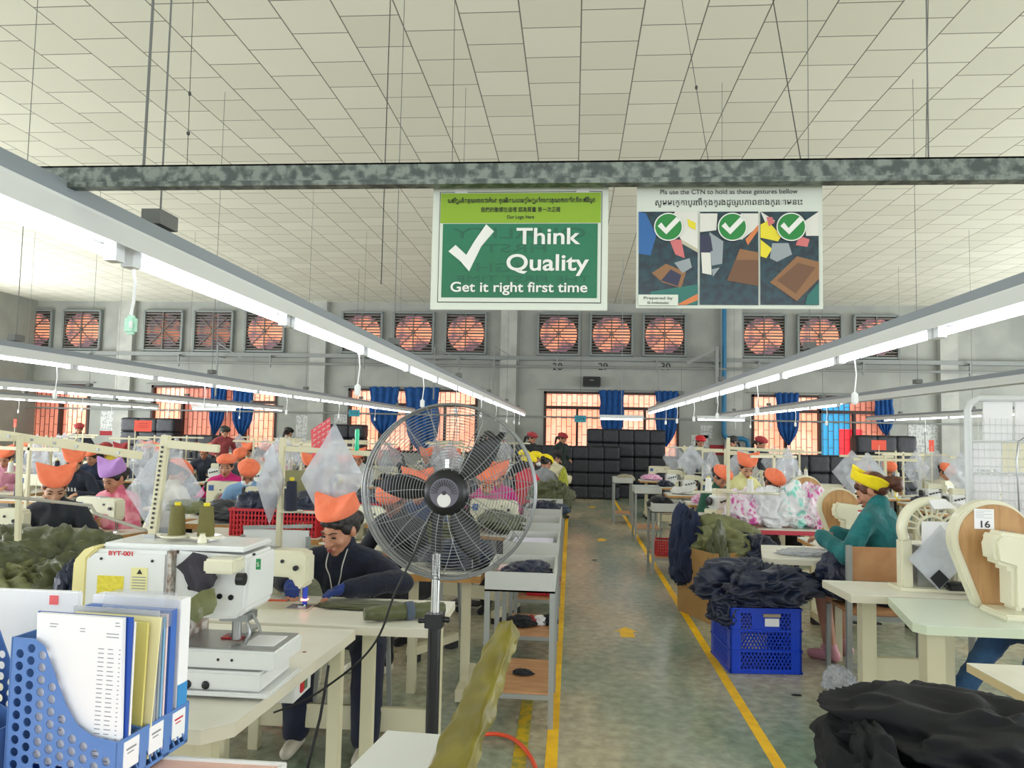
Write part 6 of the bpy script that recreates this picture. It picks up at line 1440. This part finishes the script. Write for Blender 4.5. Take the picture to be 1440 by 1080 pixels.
# blue crate
mCrate = mat('blue crate plastic', '#0a3fc4', .35); c0 = G(1027, 947); c1 = G(1128, 949); w_ = c1.x-c0.x; Hc = .455; dp = .5
cr = thing('blue_crate', 'blue perforated plastic crate standing beside the right yellow line', 'crate', (c0.x, c0.y, 0), math.atan2(c1.y-c0.y, w_))
def lattice(mb, o, ux, L_, z0, z1, u0, u1, t, uy):
    s = .026; k = 0
    def P3(u, z, q): return Vector(o)+Vector(ux)*u+Vector(uy)*q+Vector((0, 0, z))
    x = u0-(z1-z0)*.55
    while x < u1:
        for sg in (1, -1):
            a = (x, z0); b_ = (x+(z1-z0)*.55, z1)
            if sg < 0: a, b_ = (x+(z1-z0)*.55, z0), (x, z1)
            def clip(a, b_):
                (xa, za), (xb, zb) = a, b_
                t0, t1 = 0, 1; dx = xb-xa
                for lim, sgn in ((u0, 1), (u1, -1)):
                    if dx*sgn > 0: t0 = max(t0, (lim-xa)/dx)
                    elif dx*sgn < 0: t1 = min(t1, (lim-xa)/dx)
                if t1-t0 < .05: return None
                return (xa+dx*t0, za+(zb-za)*t0), (xa+dx*t1, za+(zb-za)*t1)
            c = clip(a, b_)
            if c: mb.bar(P3(c[0][0], c[0][1], t/2), P3(c[1][0], c[1][1], t/2), .006, t*.9)
        x += s
for nm, o_, ux, uy, L_ in (('front_wall', (0, 0, 0), (1, 0, 0), (0, 1, 0), w_), ('rear_wall', (0, dp-.012, 0), (1, 0, 0), (0, 1, 0), w_), ('left_wall', (0, 0, 0), (0, 1, 0), (1, 0, 0), dp), ('right_wall', (w_-.012, 0, 0), (0, 1, 0), (1, 0, 0), dp)):
    mb = MB()
    def bxx(u0, u1, z0, z1, t0=0, t1=.012):
        q = [Vector(o_)+Vector(ux)*u+Vector(uy)*t+Vector((0, 0, z)) for z in (z0, z1) for t in (t0, t1) for u in (u0, u1)]
        mb.add(q, [(0, 2, 3, 1), (4, 5, 7, 6), (0, 1, 5, 4), (2, 6, 7, 3), (0, 4, 6, 2), (1, 3, 7, 5)])
    m_ = .075
    bxx(0, m_, 0, Hc); bxx(L_-m_, L_, 0, Hc); 
    for z0, z1 in ((0, .03), (.15, .165), (.29, .305), (Hc-.035, Hc)): bxx(m_, L_-m_, z0, z1)
    for z in (.003, .152, .292, Hc-.012): bxx(-.006, L_+.006, z, z+.012, -.006, .016)
    bxx(L_*.3, L_*.7, .305, Hc-.035) if nm == 'front_wall' else None
    lattice(mb, o_, ux, L_, .03, .15, m_, L_-m_, .008, uy); lattice(mb, o_, ux, L_, .165, .29, m_, L_-m_, .008, uy); lattice(mb, o_, ux, L_, .305, Hc-.035, m_, L_-m_, .008, uy)
    mb.build(nm, mCrate, cr)
MB().box(0, w_, 0, dp, 0, .01).build('crate_floor', mCrate, cr); MB().box(w_*.48, w_*.68, -.0085, -.0065, .33, .385).build('paper_label', mPaper, cr)
MB().box(w_*.46, w_*.7, -.008, -.0005, .393, .415).build('handle_slot', mat('tan slot', '#a89a7c', .6), cr)
garment(c0.x+.22, c0.y+.25, Hc-.03, .36, .3, .2, mNavy, 'large navy nylon garment heaped on the blue crate', seed=11, sub=6, freq=3.6, amp=.42)
garment(c0.x-.02, c0.y+.12, Hc-.14, .11, .13, .16, mNavy, 'navy sleeve drooping over the left corner of the blue crate', seed=2, sub=5)
# cardboard bin with clothes behind it
a = G(953, 858); b_ = G(1003, 879); d_ = (b_-a); n_ = Vector((-d_.y, d_.x, 0)).normalized()*.7; mCard = mat('cardboard', '#b08a55', .8, h2='#a57f4c', scale=4)
bn = thing('cardboard_bin', 'open cardboard bin full of navy and olive garments beside the yellow line', 'box', (a.x, a.y, 0)); hb_ = .62
P4 = [Vector(), d_, d_+n_, n_]
for i in range(4): MB().bar(P4[i]+Vector((0, 0, hb_/2)), P4[(i+1) % 4]+Vector((0, 0, hb_/2)), .008, hb_).build('bin_wall', mCard, bn)
MB().add([p+Vector((0, 0, .005)) for p in P4]+[p+Vector((0, 0, .012)) for p in P4], [(3, 2, 1, 0), (4, 5, 6, 7)]).build('bin_floor', mCard, bn)
cb_ = a+d_*.5+n_*.5
garment(a.x+.08, a.y-.05, .2, .15, .17, .5, cloth('navy jacket', '#1c2745'), 'navy jacket with olive lining draped over the left rim of the cardboard bin', seed=4, sub=5)
garment(cb_.x, cb_.y+.05, .5, .36, .3, .26, mOliveL, 'olive garment on top of the cardboard bin', seed=5, sub=5, freq=3.0, amp=.3); garment(cb_.x+.22, cb_.y-.12, .52, .2, .2, .16, mNavy, 'navy garment at the right of the cardboard bin', seed=6, sub=5)
garment(cb_.x+.04, cb_.y+.22, .68, .16, .14, .12, mNavy, 'small navy bundle on the olive garment in the bin', seed=1)
garment(cb_.x-.14, cb_.y-.3, .25, .1, .1, .38, mOlive, 'olive sleeve hanging down the front of the cardboard bin', seed=3, sub=5)
pt_ = G(1183, 977); garment(pt_.x, pt_.y, 0, .1, .08, .1, mBag2, 'crumpled clear plastic on the floor beside the white table leg', 'plastic bag', seed=5, amp=.5, sub=5, name='plastic_scrap')
for px, py, lb in ((1120, 978, 'small dark scrap on the floor below the blue crate'), (1168, 1006, 'thin dark scrap on the floor left of the bottom right heap'), (836, 788, 'tiny dark scrap on the aisle floor')):
    q = G(px, py); garment(q.x, q.y, 0, .03, .014, .006, mDarkC, lb, 'scrap', seed=2, name='fabric_scrap')
# tie dye pile on the red edged table
slab_table('work_table', 'white table with pink red edge in front of the tie dye cloth', [(1.68, 7.45), (1.62, 7.6), (1.62, 7.95), (2.45, 7.95), (2.45, 7.45)], z7+.01, mTop, mat('pink red edge', '#d04a5c', .5), [(1.85, 7.6), (2.35, 7.6)], .045)
tt = slab_table('work_table', 'tan edged table at the aisle side of the tie dye cloth', [(1.45, 7.62), (1.3, 7.9), (1.3, 8.4), (1.58, 8.4), (1.58, 7.62)], z7, mTop, mEdge, [(1.4, 7.85), (1.4, 8.3)], .04)
mTie = mat('tie dye', '#f3e9f2', .7, h2='#e060b4', scale=3.2, lo=.5, hi=.62, bump=.5, bscale=12); mTie2 = mat('tie dye mint', '#f0eef2', .7, h2='#8fdcd0', scale=3, lo=.5, hi=.62, bump=.5, bscale=12)
garment(1.75, 7.75, z7+.01, .2, .16, .25, mTie, 'pink and white tie dye cloth heap, left part', seed=1, sub=5); garment(1.98, 7.72, z7+.01, .2, .15, .27, cloth('white nylon', '#e9e9ee'), 'white cloth in the middle of the tie dye heap', seed=2, sub=5)
garment(2.2, 7.72, z7+.01, .2, .15, .27, mTie2, 'mint and white tie dye cloth, right part of the heap', seed=3, sub=5); garment(2.38, 7.68, z7+.01, .12, .13, .28, mTie, 'pink striped tie dye cloth at the right end of the heap', seed=4, sub=5)
mb_pole = W(1052, 700, 7.4); r = thing('thread_stand', 'tall cream pole with crossbar in front of the tie dye heap', 'thread stand', (W(1024, 740, 7.55).x, 7.55, z7+.01)); zt = W(1024, 617, 7.55).z-z7
MB().bar((0, 0, 0), (0, 0, zt), .03).build('pole', mCreamLeg, r); MB().bar((-.02, 0, zt-.1), (.55, 0, zt-.12), .025, .03).build('crossbar', mCreamLeg, r); MB().lathe([(.06, 0), (.06, .01), (.03, .02)], 16).build('base', mBlack, r)
tr = MB().box(-.35, .5, -.02, .02, .33, .345)
for x in (-.2, .0, .2, .4): tr.lathe([(.07, 0), (.07, .01)], 18, Matrix.Translation((x, -.05, .345)))
tr.build('cone_tray', mCream, r)
for x, m, lb in ((-.2, mConeW, 'white thread cone left on the tall pole tray'), (.2, mConeW, 'white thread cone right on the tall pole tray')):
    c = inst(CO, (r.location.x+x, 7.5, r.location.z+.355), 0, lb, 'cones on the tall pole tray'); setmat(kid(c, 'thread'), m)
# wire rack with documents
YR = 5.2; a = W(1360, 560, YR); zb_ = W(1362, 740, YR).z; wr = thing('wire_rack', 'white wire mesh rack holding papers at the right edge', 'rack', (a.x, YR, 0)); ww = 1.0; mWh = mat('white coated steel', '#cfd3d3', .4)
MB().tube([(0, 0, 0), (0, 0, a.z-.08), (.02, 0, a.z-.03), (.07, 0, a.z), (ww, 0, a.z+.02)], .022, 12).build('frame_post', mWh, wr, smooth=True); MB().tube([(ww, 0, 0), (ww, 0, a.z+.02)], .022, 12).build('frame_post', mWh, wr)
sh_ = MB(); zs = [W(1362, y, YR).z for y in (620, 664, 736)]
for z in zs: sh_.tube([(0, 0, z), (ww, 0, z)], .008, 6)
sh_.build('shelf_bar', mWh, wr)
g = MB(); x = .03
while x < ww: g.tube([(x, 0, .4), (x, 0, a.z-.13)], .0022, 4); x += .037
z = .45
while z < a.z-.13: g.tube([(.02, -.004, z), (ww, -.004, z)], .002, 4); z += .055
g.build('wire_mesh', mWh, wr)
MB().tube([(.3, -.06, .5), (.27, -.06, 1.55), (.285, -.06, 1.66), (.34, -.06, 1.7), (.6, -.06, 1.7)], .006, 8).build('hook_wire', mSteel, wr, smooth=True)
for i, (x0, x1, y0, y1, m, lb) in enumerate(((1383, 1424, 565, 619, mPaper, 'white sheet in the top row of the wire rack'), (1428, 1475, 563, 619, mPaper, 'white sheet at the right of the top row of the wire rack'),
        (1366, 1408, 623, 660, mPaper, 'white sheet at the left of the middle row of the wire rack'), (1410, 1450, 623, 664, mat('cream paper', '#ebe6cc', .7), 'cream tinted sheet in the middle row of the wire rack'), (1368, 1406, 668, 735, mPaper, 'white sheet at the left of the bottom row of the wire rack'), (1409, 1460, 668, 742, mPaper, 'white sheet at the right of the bottom row of the wire rack'))):
    qsheet([(x0, y0), (x1, y0-1), (x1, y1), (x0, y1)], YR+.02+.002*i, m, lb, t=.012, grp=None)
# ---------------------------------------------------------------- left middle ground clutter
def at(px, py, z=z7): return G(px, py, z)
garment(-3.55, 4.98, z7, .42, .16, .1, mOliveL, 'long olive cloth lying on the table of the person in black hooded top', seed=3, sub=5)
slab_table('pile_table', 'low table carrying the large olive garment pile at far left', [(-3.4, 4.3), (-3.4, 3.2), (-2.1, 3.2), (-2.1, 4.3)], .62, mTop, mEdge, [(-3.2, 3.4), (-2.25, 3.4), (-3.2, 4.1), (-2.25, 4.1)], .04)
for i, (x, y, z, sx, sy, sz, m, lb) in enumerate(((-2.62, 3.72, .62, .5, .4, .3, mOlive, 'big olive nylon garment on top of the pile at far left'), (-2.75, 3.4, .66, .36, .26, .22, mOliveL, 'lighter olive garment in front in the pile at far left'),
        (-2.3, 3.5, .62, .28, .3, .24, mOlive, 'olive garment sliding towards the button machine'), (-2.42, 3.3, .56, .2, .16, .2, mNavy, 'navy garment tucked in the olive pile at far left'), (-2.2, 3.25, .4, .14, .12, .34, mNavy, 'navy sleeve hanging down from the olive pile'), (-3.1, 3.9, .62, .4, .3, .26, mOlive, 'olive garment at the back of the pile at far left'))):
    garment(x, y, z, sx, sy, sz, m, lb, seed=i+1, sub=6, freq=4.2, amp=.42, group='garments piled at far left')
slab_table('pile_table', 'low table with dark clothes behind the button machine', [(-2.9, 4.95), (-2.9, 4.45), (-1.75, 4.45), (-1.75, 4.95)], .70, mTop, mDkSteel, [(-2.7, 4.7), (-1.9, 4.7)], .05, lm=mDkSteel)
garment(-2.5, 4.65, .70, .3, .2, .13, mNavy, 'navy garment behind the tall stand, left of two', seed=2, sub=5); garment(-2.05, 4.72, .70, .26, .18, .14, mNavy, 'navy garment behind the tall stand, right of two', seed=6, sub=5); garment(-2.25, 4.68, .74, .3, .2, .08, mOlive, 'olive garment between the two navy ones', seed=1, sub=5)
slab_table('pile_table', 'steel table with navy nylon in front of the magenta sweater', [(-3.6, 7.2), (-3.6, 6.7), (-2.55, 6.7), (-2.55, 7.2)], z7, mTop, mEdge, [(-3.4, 6.95), (-2.7, 6.95)], .05, lm=mDkSteel)
garment(-2.85, 6.95, z7, .32, .2, .15, mNavy, 'navy nylon heap in front of the magenta sweater', seed=3, sub=5); garment(-3.25, 6.95, z7, .26, .2, .12, cloth('charcoal nylon', '#34383f', '#2b2f36', .5), 'charcoal cloth left of the navy nylon heap', seed=5, sub=5)
# red baskets
slab_table('pile_table', 'table under the red basket behind the navy knit sewer', [(-3.1, 6.35), (-3.1, 5.85), (-2.0, 5.85), (-2.0, 6.35)], .78, mTop, mEdge, [(-2.9, 6.1), (-2.2, 6.1)], .045)
basket((-2.4, 6.1, .78), .72, .4, .2, mRedPl, 'long red basket with navy cloth behind the sewer in navy knit', .0)
for k in range(3): garment(-2.63+.23*k, 6.1, .9, .15, .14, .15, mNavy, 'navy cloth in the red basket, %s piece' % ['left', 'middle', 'right'][k], seed=k+2)
p = W(505, 690, 7.2); basket((p.x+.15, 7.2, .78), .5, .36, .16, mRedPl, 'red basket at the left edge of the fan cage'); garment(p.x+.15, 7.2, .9, .2, .14, .1, mNavy, 'navy cloth in the basket beside the fan', seed=4)
slab_table('pile_table', 'tan edged table left of the fan holding the red basket', [(p.x-.15, 7.5), (p.x-.15, 6.95), (p.x+.6, 6.95), (p.x+.6, 7.5)], .78, mTop, mEdge, [(p.x, 7.2), (p.x+.45, 7.2)], .045)
p = W(415, 675, 8.62); tag(MB().box(-.2, .2, 0, .12, 0, W(415, 662, 8.62).z-z7).build('khaki_box', mat('khaki board', '#8d8a62', .7), None, loc=(p.x, 8.62, z7), bevel=.003), 'khaki cardboard box under the machine of the grey blue shirt', 'box')
# white panel behind the navy sewer
c = W(385, 770, 4.6); r = thing('partition', 'white panel in a steel frame behind the navy knit sewer at left', 'panel', (c.x, 4.6, 0))
MB().box(-.2, .22, 0, .012, .5, W(390, 745, 4.6).z).build('panel', mWhiteM, r); MB().bar((-.2, 0, W(390, 743, 4.6).z), (.24, 0, W(390, 743, 4.6).z+.02), .02).bar((-.2, 0, 0), (-.2, 0, .98), .025).bar((.22, 0, 0), (.22, 0, .98), .025).build('frame', mDkSteel, r)
# tables with olive work seen through the fan
garment(-1.0, 5.85, z7, .2, .14, .12, mOlive, 'olive garment on the table of the blue scarf sewer', seed=4, sub=5); garment(-.62, 6.75, z7, .22, .16, .12, mOlive, 'olive garment on the table of the pink jacket sewer', seed=5, sub=5)
for i, (Y, x0, x1) in enumerate(((4.68, -1.1, -.56),)):
    slab_table('sewing_table', 'white tan edged sewing table seen through the fan, %s one' % ORD[i], [(x0, Y), (x0, Y+.5), (x1, Y+.5), (x1, Y)], z7, mTop, mEdge, [(x1-.1, Y+.1), (x0+.1, Y+.1)], .045, bars=[((x1-.1, Y-.1, .06), (x1-.1, Y+.45, .06), .06, .07)])
    garment((x0+x1)/2+.1, Y+.28, z7, .24, .16, .12, mOlive if i else mNavy, '%s garment on the %s table seen through the fan' % ('olive' if i else 'navy', ORD[i]), seed=i+3, sub=5)
o = person('downl' if False else 'mask', 553, 722, 'sewer in orange cap and black top, bent forward, seen through the lower left of the fan', '#22252d', mOrange, Y=5.0, rz=-.6, skin=mSkinD) if False else None
# hoses
mHose = mat('orange hose', '#e8512c', .4)
tag(MB().tube(catmull([G(655, 1042, .02), G(668, 1036, .02), G(690, 1032, .02), G(715, 1036, .02), G(735, 1050, .02), G(750, 1072, .02), G(758, 1100, .02)]), .011, 10).build('air_hose', mHose, None, smooth=True), 'orange air hose curving over the floor beside the covered chair', 'hose')
tag(MB().tube(catmull([G(370, 1012, .02), G(400, 1020, .02), G(450, 1020, .02), G(500, 1014, .02), G(545, 1020, .02), G(600, 1030, .02)]), .011, 10).build('air_hose', mHose, None, smooth=True), 'orange air hose under the table of the navy knit sewer', 'hose')
p = W(502, 622, 4.3); tag(MB().lathe([(.009, 0), (.015, .02), (.011, .06), (.014, .1), (.012, .13), (.0, .135)], 14).build('screwdriver_handle', mat('green plastic handle', '#1fc28c', .3), None, loc=(p.x, 4.3, p.z-.055), smooth=.8), 'green tool handle standing upright left of the fan', 'tool')

for r_ in list(first.values())+[t[0] for t in SRC.values()]:
    for c_ in list(r_.children_recursive): bpy.data.objects.remove(c_)
    bpy.data.objects.remove(r_)
